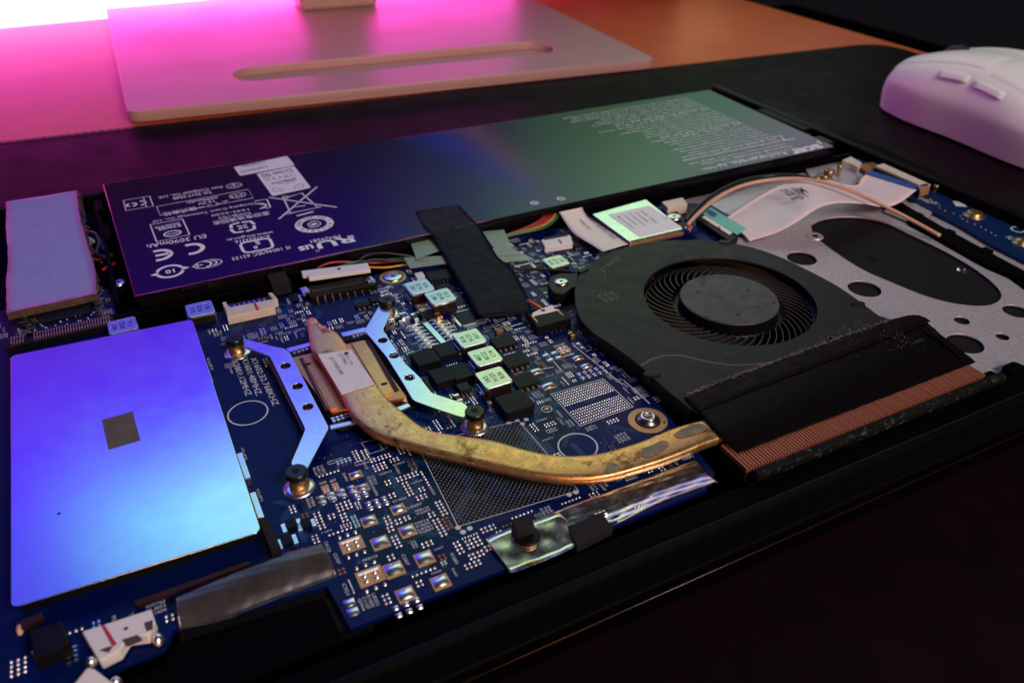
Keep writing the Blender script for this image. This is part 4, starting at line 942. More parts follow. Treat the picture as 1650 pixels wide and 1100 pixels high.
lens=[6.6,6.3,6.5,5.2,5.6,5.9,5.,5.1,6.1,4.9,5.4,4.5,4.6,4.7,4.2,4.8,4.4,4.3,4.1,4.6,4.4,4.2,4.7,4.5]
for i in range(n):
    y_=ytop+(ybot-ytop)*i/(n-1); s_=fine[i%len(fine)]; ln=lens[i]; x1_=xr-.15; 
    text(pr,s_[:int(len(s_)*min(1,ln/6.6))],(x1_-ln/2,y_),.155,PI,ZP,w=ln)
pr.line(BL([(1100,259),(1281,223)]),.05,ZP); pr.line(BL([(1246,221),(1258,219),(1264,226)]),.06,ZP)
for i,(s_,x_,l_) in enumerate((('Rechargeable Li-ion Battery Pack  Rated: 15.2V  3090mAh  47Wh',-.1,4.8),('Model: AC14B  P/N KT.0040G  Made in China',0,4.4),('Li-ion Polymer Battery  4ICP6/55/90',.2,3.9),)):
    y_=A(1281,223,ZP)[1]-.30-.27*i; text(pr,s_,(xr-.2-l_/2,y_),.16,PI,ZP,w=l_)
textq(pr,'acer',(1316,232),(1268,243),(1318,240),ZP,bold=True)
textq(pr,'Rechargeable  Li-ion',(1262,244),(1128,271),(1264,249),ZP)
pr.build('printed_marks','print_white',bt); ink.build('ring_lettering','ink',bt)
# stickers
st=[]
for q,nm,ls in (([(376.5,269.4),(462.4,251.5),(474.7,266),(386.4,283)],'white strip sticker at the rear edge',None),([(413.3,280),(474,267.5),(500.9,302),(438.7,315.6)],'white sticker with recycling arrows',None)):
    f=MB(); f.prism(fillet(AL(ZP+.008,*q),.08),BT+.002,BT+(.013 if 'strip' in nm else .009)); f.build('sticker','sticker',bt,label=nm)
f=MB(); z_=BT+.017
textq(f,'CT:KT00407006B61',(425,259.5),(388,267),(426,263),z_); textq(f,'AC14B8K(4ICP6/55/90)',(430,266),(386,275),(431,270),z_)
textq(f,'Li-ion 00',(468,272),(420,281),(470,278),z_); textq(f,'リサイクル',(472,279),(425,288),(473,284),z_); textq(f,'请勿投入火中',(476,286),(436,294),(477,290),z_)
c_=A(463,300,z_)
for k in range(3):
    aa=PI/2+k*2*PI/3; p_=[(c_[0]+.5*math.cos(aa-.75),c_[1]+.42*math.sin(aa-.75)),(c_[0]+.62*math.cos(aa),c_[1]+.52*math.sin(aa)),(c_[0]+.5*math.cos(aa+.6),c_[1]+.42*math.sin(aa+.6)),(c_[0]+.28*math.cos(aa),c_[1]+.25*math.sin(aa))]; f.line(p_,.03,z_,True)
f.build('sticker_print','sticker_ink',bt,kind='stuff')
a=A(1335,234,.5); screw('screw',(a[0]-.2,a[1]+.3),BT-.05,.13,bt,h=.08)
# =================================================================== FAN
FZ=.50
fan=thing('cooling_fan','black plastic blower fan with curved blades and a grey hub','fan',(*FC,-.1))
fo=[(926,467),(931,447),(942,432),(957,420),(983,406),(1023,394),(1066,388),(1112.7,386.5),(1159,389.5),(1205,396.5),(1251.7,411.5),(1298,433),(1350,460.7),(1392,490),(1416,508),(1436,514),(1492,548),(1130,664),(1112,658),(1085,637),(1066,621),(1032,590.5),(1011,573.5),(980,552),(955,535),(935,513),(927,488)]
fw=AL(FZ,*fo); fw=[(v.x,v.y) for v in cat_rom([Vector((*p,0)) for p in fw[:15]],60)]+fw[15:21]+[(v.x,v.y) for v in cat_rom([Vector((*p,0)) for p in fw[21:]+[fw[0]]],24)][:-1]
RI=2.356
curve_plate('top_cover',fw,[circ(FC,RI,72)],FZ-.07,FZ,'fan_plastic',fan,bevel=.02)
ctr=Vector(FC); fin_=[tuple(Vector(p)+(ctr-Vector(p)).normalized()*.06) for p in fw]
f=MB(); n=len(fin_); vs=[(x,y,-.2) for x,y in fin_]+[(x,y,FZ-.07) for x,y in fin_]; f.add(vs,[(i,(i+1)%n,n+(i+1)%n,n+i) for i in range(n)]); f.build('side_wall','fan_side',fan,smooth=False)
f=MB(); f.prism(fin_,-.24,-.16); f.build('bottom_plate','black_matte',fan)
HR=1.365
f=MB(); f.lathe((*FC,-.155),[(1.66,.0),(1.66,.20),(1.56,.24),(HR+.02,.25),(HR,.27),(HR,.62)],72); hb=f.build('hub','fan_side',fan); f=MB(); f.lathe((*FC,-.155),[(HR,.621),(HR-.015,.645),(HR-.04,.655),(.001,.655)],72); f.build('hub_face','hub_plastic',hb)
for px,py in((1124.5,470),(1205,467.5),(1189,507)):
    a=A(px,py,FZ); g=MB(); g.lathe((*a,FZ+.0005),[(.05,-.03),(.05,.002),(.085,.006),(.12,.001)],16); g.build('hub_dimple','hub_plastic',fan,smooth=True)
    g=MB(); g.cyl((*a,FZ+.001),.045,.002,12); g.build('hub_hole','ink',fan)
for px,py in((1133,447),(1138.5,510.5),(1246.5,487.5)):
    a=A(px,py,FZ); g=MB(); g.cyl((*a,FZ+.001),.05,.0025,12); g.build('hub_hole','ink',fan)
g=MB(); g.line([A(*p,FZ) for p in((1223,488.5),(1236,491),(1233.5,498),(1221,495.5))],.02,FZ+.003,True); g.line([A(*p,FZ) for p in((1171,499.5),(1190,500),(1222,494))],.015,FZ+.003); g.line([A(*p,FZ) for p in((1143,491),(1150,489),(1165,483))],.015,FZ+.003); g.build('embossed_marks','ink',fan)
nb=47; g=MB()
prof=[]
for i in range(9):
    t=i/8; r_=1.55+(.74)*t; an_=-.02-.34*t**1.0-.10*t*t; prof.append((r_,an_))
top=.30; vs=[];
for r_,an_ in prof:
    for z_ in(-.1,top-.03*((r_-1.55)/.74)):
        for o_ in(-.012,.012): vs.append((r_*math.cos(an_)-o_*math.sin(an_-.9),r_*math.sin(an_)+o_*math.cos(an_-.9),z_))
fs=[]
for i in range(8):
    b0=i*4; b1=b0+4; fs+=[(b0,b1,b1+2,b0+2),(b0+1,b0+3,b1+3,b1+1),(b0+2,b1+2,b1+3,b0+3)]
fs+=[(0,2,3,1),(32,33,35,34)]
g.add(vs,fs); b0=g.build('blade','blade_plastic',fan,smooth=False); b0.matrix_parent_inverse=fan.matrix_world.inverted(); b0.location=(FC[0],FC[1],0)
for i in range(1,nb):
    q=b0.copy(); S.collection.objects.link(q); q.rotation_euler=(0,0,2*PI*i/nb)
f=MB(); f.lathe((*FC,0),[(2.28,.0),(2.28,.25),(2.31,.25),(2.31,.0)],72); f.build('blade_ring','blade_plastic',fan)
# ears and screws
c0=A(905,453,.42); ear=fillet(AL(.36,(882,458),(886,446),(900,440),(925,440),(940,436),(940,462),(924,462),(912,472),(893,473)),.12)
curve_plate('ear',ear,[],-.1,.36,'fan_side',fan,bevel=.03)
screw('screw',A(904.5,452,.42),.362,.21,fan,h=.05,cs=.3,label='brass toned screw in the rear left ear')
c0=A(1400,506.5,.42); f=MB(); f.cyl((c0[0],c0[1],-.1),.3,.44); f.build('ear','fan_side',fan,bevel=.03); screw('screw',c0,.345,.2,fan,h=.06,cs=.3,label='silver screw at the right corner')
for px,py in((1168,390),(1382,489),(1050,603),(940,435)):
    a=A(px,py,FZ+.01); f=MB(); f.prism(stadium((a[0],a[1]),.2,.1,-.5 if px>1000 else .3),FZ-.2,FZ+.035); f.build('latch','fan_side',fan,bevel=.02)
# embossed line, triangles and letters on cover
g=MB(); ln=[A(*p,FZ) for p in((1033,589),(1050,579),(1072,573),(1098,573),(1125,579),(1160,586),(1200,588),(1245,583))]; ln=[(v.x,v.y) for v in cat_rom([Vector((*p,0)) for p in ln],40)]; g.line(ln,.07,FZ+.003); g.build('moulded_line',mat('rub',(.032,.032,.036),.4),fan)
g=MB()
textq(g,'M25 7',(1332,555),(1397,520),(1325,545),FZ+.002); textq(g,'PBT',(972,437),(1003,414),(967,433),FZ+.002)
for tr in([(957,437),(972,428),(976,449)],[(957,492),(1016,478),(955,467)]): g.line([A(*p,FZ) for p in tr],.022,FZ+.002,True)
textq(g,'SSS',(973,487),(1000,480),(968,474),FZ+.002)
g.build('moulded_letters','moulded',fan,kind='stuff')
# fan cable running behind to the ear
g=MB(); g.tube(cat_rom(P3((760,428,.2),(800,432,.22),(850,434,.2),(900,436,.25),(935,441,.35),(950,446,.45)),24),.05,8); o=g.build('fan_cable','wire_black',smooth=True); tag(o,'thin black cable running from under the black tape to the fan','cable')
# =================================================================== HEAT SINK
hsk=thing('heat_sink','copper heat pipe with a silver spring bracket and copper base plates','heat sink',(4,15,0))
# base plate and die frame
f=MB(); f.prism(fillet(AL(.10,(452,562),(596,528),(676,652),(545,694)),.1),.02,.10); f.build('processor_frame','chip_black',hsk,bevel=.01)
g=MB(); rr=random.Random(4)
for q0,q1 in (((470,567),(497,560)),((566,541),(590,535)),((533,677),(562,668)),((640,640),(655,645))):
    a,b_=A(*q0,.1),A(*q1,.1)
    for i in range(4):
        for j in range(2):
            x_=a[0]+(b_[0]-a[0])*(i+.5)/4; y_=a[1]+(b_[1]-a[1])*(i+.5)/4-.1*j+.02; g.box((x_,y_,.101),(.07,.045,.03))
g.build('frame_capacitors','solder',hsk,kind='stuff')
f=MB(); f.prism(fillet(AL(.20,(466,577),(586,547),(657,640),(533,664)),.06),.101,.20); f.build('base_plate','copper_plate',hsk,bevel=.015)
for q in([(482,577),(486,576),(529,660),(524,661)],[(590,548),(596,547),(643,628),(636,631)]):
    f=MB(); f.prism(AL(.215,*q),.19,.215); f.build('plate_ridge','copper_dark',hsk)
for q in([(487,575),(500,572),(545,655),(532,659)],[(545,558),(563,554),(612,639),(600,643)],[(566,553),(588,548),(634,632),(618,638)]):
    f=MB(); f.prism(AL(.235,*q),.2,.235); f.build('raised_step','copper_plate' if q[0][0]<500 else 'gold_plate',hsk,bevel=.01)
for px,py in((496,586),(619,618)):
    a=A(px,py,.24); f=MB(); f.dome((*a,.235),.09,.06,.008,0,12); f.build('dimple','copper_dark',hsk)
# bracket arms
AZ=.33
armL=[(391,557),(434.5,573.5),(492,691),(468,747),(480,757),(495,755),(530,689),(467,568),(459,561.5),(440,557.5),(397.7,546.5),(385,548)]
armR=[(613,489),(587,532),(622.7,574.5),(647,613),(666,645),(704.5,659),(748,673),(756,660),(750,650),(696,633),(676,607),(652.7,585),(617,531),(633,497),(625,488)]
def hol(l): return [circ(A(x,y,AZ),.125,22) for x,y in l]
def rawarm(pts,r): return fillet(AL(AZ,*pts),r,4)
curve_plate('spring_arm',rawarm(armL,.1),hol([(460,589),(479.5,622),(496,655)]),AZ-.05,AZ,'arm_metal',hsk,bevel=.01,label='left silver spring arm')
curve_plate('spring_arm',rawarm(armR,.1),hol([(616.7,548),(635,572.6),(660,608)]),AZ-.05,AZ,'arm_metal',hsk,bevel=.01,label='right silver spring arm')
g=MB(); 
for x,y in [(460,589),(479.5,622),(496,655),(616.7,548),(635,572.6),(660,608)]: a=A(x,y,AZ); g.cyl((*a,.236),.14,.005,20)
g.build('arm_hole_floor','copper_dark',hsk)
for q in([(461,561),(500,551),(500,557),(466,567)],[(549,536),(588,527),(594,533),(552,542)],[(531,685),(572,676),(575,681),(533,691)],[(637,657),(657,649),(662,654),(641,663)]):
    f=MB(); f.prism(AL(AZ-.06,*q),AZ-.11,AZ-.06); f.build('cross_bar','arm_metal',hsk,bevel=.008)
# rails under the arms
for q in([(430,577),(436,575),(492,692),(487,693)],[(680,608),(684,606),(700,632),(697,634)]):
    f=MB(); f.prism(AL(.27,*q),.1,.27); f.build('rail','copper_dark',hsk)
# pipe
up=[(497,513.5),(503,510),(508.5,511),(514,519),(526,526),(541,533.5),(554.5,550),(565,563.6),(584.5,588),(605,617),(622.7,640),(644.5,659),(686,689),(741,700),(795.5,708),(832,718.5),(875.5,729),(923,732.5),(970,728),(1032,710),(1086,688),(1135,674),(1180,661)]
lo=[(494.5,514.5),(494,518),(496,527),(498.6,542),(502.7,561),(510,569),(516,577),(535.5,607),(552,637),(565.5,662),(587,683.6),(615,700),(650,711),(704.5,726),(759,739.5),(813.6,752.5),(868,763.5),(922.7,768),(977,764.5),(1032,750),(1086,732),(1152,705),(1196,690)]
TZ=.50; n=90
ua=cat_rom([Vector((*A(x,y,TZ),0)) for x,y in up],n); la=cat_rom([Vector((*A(x,y,TZ),0)) for x,y in lo],n)
f=MB(); vs=[]; K=16
for i in range(n):
    a,b_=ua[i],la[i]; mid=(a+b_)/2; h_=(a-b_)/2; w_=h_.length
    e=i/(n-1); th=.115 if i>9 else .115*(.75+.25*i/9)
    rr_=min(.11,w_*.6)
    for k in range(K):
        t=2*PI*k/K; cx=math.copysign(abs(math.cos(t))**.45,math.cos(t)); sz=math.copysign(abs(math.sin(t))**.42,math.sin(t))
        vs.append(mid+h_*cx*1.07+Vector((0,0,TZ-.125+.125*sz-.07*max(0,(e-.92)/.08))))
f.add(vs,[(i*K+k,i*K+(k+1)%K,(i+1)*K+(k+1)%K,(i+1)*K+k) for i in range(n-1) for k in range(K)]+[tuple(range(K))[::-1],tuple(range((n-1)*K,n*K))])
f.build('heat_pipe','pipe_copper',hsk,smooth=True)
f=MB(); f.prism(fillet(AL(.2,(1040,762),(1152,716),(1140,700),(1030,735)),.1),.1,.24)
for q,m_k in(([(978,748),(985,745),(998,750),(995,760),(982,762),(976,757)],'pipe_grey'),([(1035,722),(1050,717),(1068,709),(1078,714),(1070,724),(1050,736),(1035,735)],'pipe_grey'),([(1085,700),(1100,690),(1128,682),(1140,690),(1120,700),(1095,706)],'pipe_grey')):
    f=MB(); P_=AL(TZ+.005,*q); P_=[(v.x,v.y) for v in cat_rom([Vector((*p,0)) for p in P_+[P_[0]]],26)][:-1]; f.poly(P_,TZ+.009); o=f.build('solder_stain',m_k,hsk)
# sticker on the pipe
stq=[(512,571),(566,563),(604,619),(551,636)]
a_,b_,c_,d_=[A(x,y,TZ+.012) for x,y in stq]
f=MB(); f.prism([a_,b_,c_,d_],TZ+.007,TZ+.016); f.build('sticker','pipe_sticker',hsk,bevel=.003,label='pale sticker wrapped across the copper pipe')
g=MB(); textq(g,'AT1YX0010R0',(530,576),(549,604),(536,574),TZ+.02); textq(g,'LOT 0724012',(545,570),(556,587),(551,569),TZ+.02); textq(g,'DX 2 1702',(556,572),(566,588),(560,571),TZ+.02)
a=A(558,569,TZ+.018); g.poly(circ(a,.06,12),TZ+.02); g.build('sticker_print','sticker_ink',hsk,kind='stuff')
# captive screws
for i,c0 in enumerate(hs_pos):
    f=MB(); f.lathe((c0[0],c0[1],.017),[(.2,.0),(.2,.1),(.17,.11),(.17,AZ-.06)],26); f.build('screw_post','screw_brass',hsk,smooth=True)
    f=MB(); f.lathe((c0[0],c0[1],AZ+.002),[(.22,.0),(.23,.02),(.23,.13),(.21,.155),(.08,.155),(.07,.13),(.0,.13)],28); o=f.build('screw_head','screw_black',hsk,smooth=False,label=['hold-down screw nearest the metal shield','hold-down screw by the washer screw','hold-down screw in front of the square coils','hold-down screw nearest the front'][i])
    g=MB(); 
    for q in(0,PI/2): g.box((c0[0],c0[1],AZ+.155),(.2,.045,.004),q+.4)
    g.build('recess','ink',o)
# =================================================================== FINS AND TAPE
fz=.36
fs_=thing('radiator_fins','row of thin copper fins along the front edge beside the fan','radiator',(14,9.5,0))
x0,x1=A(1205,757,fz)[0],A(1582,600,fz)[0]; y0=9.13; y1=9.98; nf=92
g=MB(); g.box((0,0,.30),((x1-x0)/nf*.62,y1-y0,.11),0); b0=g.build('fin','fin_copper',fs_); b0.matrix_parent_inverse=fs_.matrix_world.inverted(); b0.location=(x0+.03,(y0+y1)/2,-.05)
for i in range(1,nf):
    q=b0.copy(); S.collection.objects.link(q); q.location=(x0+.03+(x1-x0-.05)*i/(nf-1),(y0+y1)/2+.004*(rnd()-.5),-.05+.008*(rnd()-.5))
f=MB(); f.box(((x0+x1)/2,(y0+y1)/2,-.06),(x1-x0,y1-y0-.02,.30)); f.build('fin_base','black_matte',fs_)
f=MB(); f.box(((x0+x1)/2,(y0+y1)/2,.244),(x1-x0,y1-y0-.02,.07)); f.build('fin_block',mat('fin_gap',(.09,.028,.015),.6),fs_)
# wide black tape over fan outlet
tp=thing('fan_outlet_tape','wide black tape sealing the fan to the copper fins, dusty and creased','tape',(14,11,.4))
za=FZ+.02; zb=fz+.03
L1=P3((1102,638,za),(1122,658,za),(1155,697,.51),(1190,730,zb)); R1=P3((1440,517,za),(1476,508,za),(1524,545,.48),(1573,583,zb-.03))
sheet(L1,R1,30,40,.008,.003,.02).build('lower_layer','fin_tape_low',tp,smooth=True)
L2=P3((1102,637,za+.025),(1110,647,za+.03),(1124,661,za+.028)); R2=P3((1436,514,za+.025),(1478,507,za+.03),(1500,517,za+.03))
sheet(L2,R2,8,40,.008,.003,.025).build('upper_layer','fin_tape',tp,smooth=True)
f=MB(); f.tube(cat_rom(P3((1486,532,za+.0),(1502,541,za+.01),(1524,556,.5),(1548,576,.46)),16),.03,6); f.build('crease','fin_tape',tp,smooth=True)
lint('lint',P3((1102,638,za+.03),(1180,607,za+.03),(1240,585,za+.03),(1330,552,za+.03),(1436,514,za+.03)),520,.02,.08,'pale dust fibres along the rear edge of the wide black tape',.01,5,.0035)
lint('lint',P3((1330,560,za+.02),(1400,535,za+.02),(1460,545,za+.02)),160,.25,.06,'loose pale fibres on the wide black tape near its right end',.004,6,.003)
f=MB(); rr=random.Random(12)
for i in range(900):
    px=rr.uniform(940,1560); py=rr.uniform(400,700)
    a=A(px,py,FZ+.004); 
    dd=math.dist(a,FC)
    if dd<2.4 and dd>1.3: continue
    if a[0]<10.4 or a[0]>17.6 or a[1]>17.6 or a[1]<11.3: continue
    if a[0]+a[1]<22.6: continue
    f.dome((*a,FZ+.002),.009*rr.uniform(.5,1.6),.007,.006,rr.random()*3,4)
o=f.build('dust','lint'); tag(o,'fine pale dust specks on the fan cover','dust',kind='stuff')
# =================================================================== LOOSE TAPES AND WIRES
bl_=thing('black_tape','strip of black cloth tape running from the battery over the board','tape',(*A(760,420,.3),.3))
sheet(P3((669,341,.575),(684,368,.57),(694,377,.55),(705,397,.42),(716,415,.36),(738,453,.30),(758,486,.26),(772,510,.24),(790,511,.18)),P3((739,330,.575),(758,350,.57),(772,364,.55),(785,385,.46),(802,413,.40),(825,433,.34),(842,462,.32),(852,482,.32),(857,503,.26)),44,12,.008,.006,.02).build('tape_strip','cloth_tape',bl_,smooth=True)
ct=[([(660,386),(704,379),(716,401),(671,417)],.34,'pale green clear tape left of the black tape, rear piece'),([(650,415),(714,412),(728,423),(661,432)],.28,'pale clear tape with a red pen mark left of the black tape'),([(776,373),(812,370),(826,400),(862,418),(790,424),(795,398)],.3,'pale green clear tape right of the black tape, with a red pen stroke')]
for q,z_,lab in ct:
    o=thing('clear_tape',lab,'tape',(*A(*q[0],z_),z_),'clear tapes under the black tape'); f=MB(); f.prism(AL(z_,*q),z_-.012,z_); f.build('film','clear_tape',o)
    if 'pen' in lab:
        g=MB(); z2=z_+.003
        g.line([A(*p,z2) for p in (((668,420),(680,421),(694,419)) if 'left' in lab else ((804,412),(815,413),(838,410)))],.05,z2); g.build('pen_mark','wire_red',o)
    
wb=thing('battery_cable','bundle of red, yellow and green battery wires bending under the battery edge','cable',(*A(880,350,.2),.1))
for mw,off in (('wire_red',0),('wire_red',6),('wire_red',-6),('wire_yellow',12),('wire_green',18)):
    g=MB(); g.tube(cat_rom(P3((812-off*.2,381+off*.1,.2),(840,372+off*.2,.24),(866+off*.6,362+off*.25,.28),(880+off*.8,352+off*.1,.3),(884+off*.9,342,.22),(876+off,336-off*.1,.1)),24),.055,8); g.build('wire',mw,wb,smooth=True)
# =================================================================== WIRELESS CARD
wc=thing('wireless_card','small wireless card with shiny cover and white label behind the fan','wireless card',(*A(1030,355,.2),.1))
wz=.34
f=MB(); f.prism(AL(.16,(953,352),(1080,330),(1125,372),(1012,402)),.1,.16); f.build('card','solder_mask',wc)
f=MB(); f.prism(fillet(AL(wz,(954,345),(1041,321),(1101,369),(1014,389)),.06),.24,wz); f.build('can','foil',wc,bevel=.02)
f=MB(); f.prism(AL(.24,(956,351),(1041,327),(1101,376),(1015,396)),.16,.235); f.build('can_side','copper_pad',wc)
f=MB(); f.prism(fillet(AL(wz+.01,(980,346),(1046,331),(1099,366),(1032,382)),.05),wz+.001,wz+.009); f.build('label','sticker',wc)
g=MB(); z2=wz+.013
for i,s_ in enumerate(('Model: QCNFA435','FCC ID: PPD-QCNFA435','IC: 4104A-QCNFA435','AW-CB304NF','R 003-170053')): textq(g,s_,(994+i*9.5,349-i*2.2),(1018+i*9.5-(i%2)*4,368-i*2.2-(i%2)*3),(997.5+i*9.5,348.3-i*2.2),z2)
g.line([A(*p,z2) for p in((1069,351),(1075,349),(1074,354))],.02,z2,True); g.build('label_print','sticker_ink',wc,kind='stuff')
for c_i,(px,py) in enumerate(((1087,346),)):
    screw('screw',A(px,py,.3),.2,.26,wc,h=.06,cs=.3,label='pale screw holding the wireless card')
f=MB(); f.prism(AL(.2,(1000,392),(1020,388),(1026,394),(1006,400)),.0,.2)
for i in range(6):
    a=A(1020+i*13,391-i*3.1,.2); g=MB(); g.box((a[0],a[1]-.0,.17),(.2,.03,.06),-.05); g.build('shield_tab','copper_pad',wc)
fl_=thing('white_label','white printed label flap peeling beside the wireless card','label',(*A(950,370,.3),.2))
sheet(P3((901,342,.42),(911,358,.32),(924,375,.26),(950,392,.28),(971,405,.3)),P3((938,334,.48),(946,348,.38),(966,362,.33),(990,378,.33),(1012,393,.34)),20,6,.012,.004).build('flap','paper',fl_,smooth=True)
g=MB(); textq(g,'NC2361100105C1603',(941,346),(990,384),(947,346),.385); g.build('print','sticker_ink',fl_)
g=MB(); textq(g,'Wireless Lan',(928,350),(951,369),(933,350),.355); g.build('print','sticker_ink',fl_)
# board socket behind it
f=conn_box('board_socket',[(1066,325),(1100,318),(1108,328),(1076,335)],.0,.36,'cream_plastic','cream socket behind the wireless card',.02)
# antenna leads: copper-coloured and black coax
for nm,mk,rd,lab,pts in (('antenna_cable','coax',.062,'copper coloured antenna cable arching over the white ribbon',[(1108,362,.35),(1128,341,.45),(1160,316,.6),(1200,298,.72),(1250,289,.86),(1300,289,.95),(1350,300,.95),(1400,320,.75),(1460,350,.4),(1515,380,.15)]),
  ('antenna_cable','wire_black',.07,'black antenna cable running beside the copper coloured one',[(1106,356,.35),(1126,333,.45),(1158,309,.6),(1198,291,.7),(1240,284,.7),(1285,284,.8),(1330,296,.7),(1385,316,.4),(1420,330,.3)])):
    g=MB(); g.tube(cat_rom(P3(*pts),60),rd,10); o=g.build(nm,mk,smooth=True); tag(o,lab,'cable','antenna cables')
a=A(1110,366,.3); f=MB(); f.cyl((*a,.16),.13,.14,16); f.build('antenna_plug','screw_zinc',wc,bevel=.02); f=MB(); f.cyl((a[0],a[1],.3),.09,.05,14); f.build('antenna_collar','red_mark',wc)
# white ribbon cable
rb=thing('ribbon_cable','wide white flat ribbon cable arching beside the fan to the small blue board','ribbon cable',(*A(1290,330,.4),.1))
front=P3((1208,388,.02),(1251,374.6,.28),(1288,354.5,.6),(1318,335,.85),(1349,327,.85),(1389,328,.55),(1425,333,.3),(1450,326,.28),(1477,306,.3)); back=P3((1172,350,.02),(1228,314,.3),(1268,295.6,.62),(1302,291,.78),(1335,291,.62),(1362,298,.4),(1381,298,.28),(1388,288,.28),(1398,279,.3))
sheet(front,back,60,10,.014,.0).build('cable','ribbon',rb,smooth=True)
f=MB(); f.prism(AL(.34,(1474,304),(1481,300),(1404,275),(1396,280)),.31,.34); f.build('blue_end','ribbon_blue',rb)
g=MB(); f=MB()
f.prism(AL(.24,(1133,344),(1145,334),(1203,368),(1187,378)),.215,.24); f.build('teal_end','ribbon_teal',rb)
f=MB(); f.prism(AL(.262,(1138,341),(1143,337),(1156,345),(1151,349)),.241,.262); f.build('blue_mark','ribbon_blue',rb)
g=MB(); 
for i,(px,py) in enumerate(((1275,305),(1287,303),(1299,302),(1311,302))): 
    a3=A3(px,py+6,.8); 
textq(g,'20 9M',(1270,316),(1304,311),(1268,304),.83); textq(g,'44J0 2',(1283,325),(1308,318),(1280,316),.86); g.build('pen_writing','sticker_ink',rb)
rs=thing('ribbon_socket','black ribbon socket with a white lever beside the fan rim','socket',(*A(1160,370,.1),0))
f=MB(); f.prism(AL(.2,(1122,352),(1132,345),(1190,380),(1178,390)),-.05,.2); f.build('housing','chip_black',rs,bevel=.02)
f=MB(); f.prism(AL(.225,(1131,350),(1137,346),(1182,373),(1175,378)),.201,.225); f.build('lever','white_plastic',rs)
f=MB(); f.prism(AL(.23,(1156,366),(1158,364),(1162,367),(1160,369)),.226,.229); f.build('red_stripe','red_mark',rs)
# =================================================================== SMALL BLUE BOARD (right)
db=thing('io_board','narrow blue side board with brass posts at the right edge of the laptop','circuit board',(24,19,-.1))
dz=.02
bpoly=AL(dz,(1372,262),(1395,251),(1450,262),(1660,352),(1660,425),(1600,395),(1545,362),(1480,330),(1440,300),(1392,282))
curve_plate('board',fillet(bpoly,.15),[],dz-.1,dz,'daughter_blue',db,bevel=.01)
f=MB(); f.prism(AL(.3,(1408,268),(1424,262),(1500,296),(1484,307)),dz+.002,.22); ds=f.build('ribbon_socket','chip_black',db,bevel=.02)
f=MB(); f.prism(AL(.33,(1411,266),(1424,262),(1500,296),(1487,299)),.221,.30); f.build('lever','cream_plastic',ds,bevel=.01)
f=MB(); f.prism(AL(.3,(1480,298),(1496,295),(1499,302),(1483,307)),dz+.002,.3); f.build('socket_end','gold_flat',ds,bevel=.02)
for px,py,r_,h_ in((1338,270,.2,.35),(1355,262,.1,.5),(1508,302,.1,.15),(1520,304,.1,.15),(1330,278,.16,.2),(1318,281,.14,.12)):
    a=A(px,py,dz+h_); f=MB(); f.lathe((*a,dz-.2 if px<1400 else dz),[(r_*.8,.0),(r_*.8,h_*.8),(r_,h_*.85),(r_,h_+.1),(r_*.5,h_+.12),(.0,h_+.05)],16); f.build('brass_post','screw_brass',db,smooth=True)
for q in([(1357,258),(1371,252),(1389,262),(1383,270),(1373,264)],):
    f=MB(); f.prism(AL(.25,*q),dz-.1,.25); f.build('cream_socket','cream_plastic',db,bevel=.02)
f=MB(); f.prism(AL(.2,(1385,262),(1408,258),(1425,266),(1400,276)),dz,.12); f.build('copper_pad','copper_pad',db)
a=A(1571,343,.12); f=MB(); f.lathe((*a,dz),[(.36,.0),(.36,.015),(.26,.02),(.26,.12),(.2,.15),(.0,.15)],24); f.build('brass_nut','screw_brass',db,smooth=True)
a=A(1648,388,.1); f=MB(); f.lathe((*a,dz),[(.3,.0),(.3,.015),(.22,.02),(.22,.12),(.0,.14)],24); f.build('brass_nut','screw_brass',db,smooth=True)
g=MB()
for px,py,r_ in((1581,334,.2),(1640,370,.2)): g.line(circ(A(px,py,dz),r_,24),.05,dz+.003,True)
for s_,p0,p1,p2 in(('1810-00',(1528,312),(1562,327),(1526,316),),('LS-G521P',(1553,318),(1582,334) ,(1550,322)),('SW1',(1486,318),(1502,326),(1484,322)),('J2 +5V',(1500,320),(1516,327),(1498,326)),('HTSW1',(1630,380),(1650,392),(1627,386))): textq(g,s_,p0,p1,p2,dz+.003)
g.poly(AL(dz,(1535,324),(1552,326),(1558,334),(1540,332)),dz+.0034)
for i in range(14): a=A(1490+i*9+random.Random(i).uniform(-6,6),322+i*4.4,dz); g.poly(circ(a,.03,6),dz+.003)
g.build('white_print','silk_white',db)
f=MB(); 
for px,py in((1480,345),(1530,372),(1590,402)): a=A(px,py,0); f.box((a[0],a[1],-.2),(.3,.3,.2))
f.build('frame_clips','chassis',lc)
for q in([(1455,325),(1490,330),(1502,343),(1490,352),(1465,340)],[(1435,330),(1470,345),(1462,355),(1425,340)]):
    f=MB(); f.prism(AL(-.0,*q),-.05,0); f.build('bracket','plate_metal',pl,bevel=.01)
f=MB(); f.prism(AL(-.02,(1290,262),(1330,254),(1372,268),(1395,285),(1375,300),(1310,290)),-.08,-.02); f.build('bracket','plate_metal',pl,bevel=.01)
f=MB(); f.prism(AL(-.05,(1140,332),(1210,300),(1270,296),(1240,320),(1180,348)),-.1,-.05); f.build('bracket','plate_metal',pl,bevel=.01)
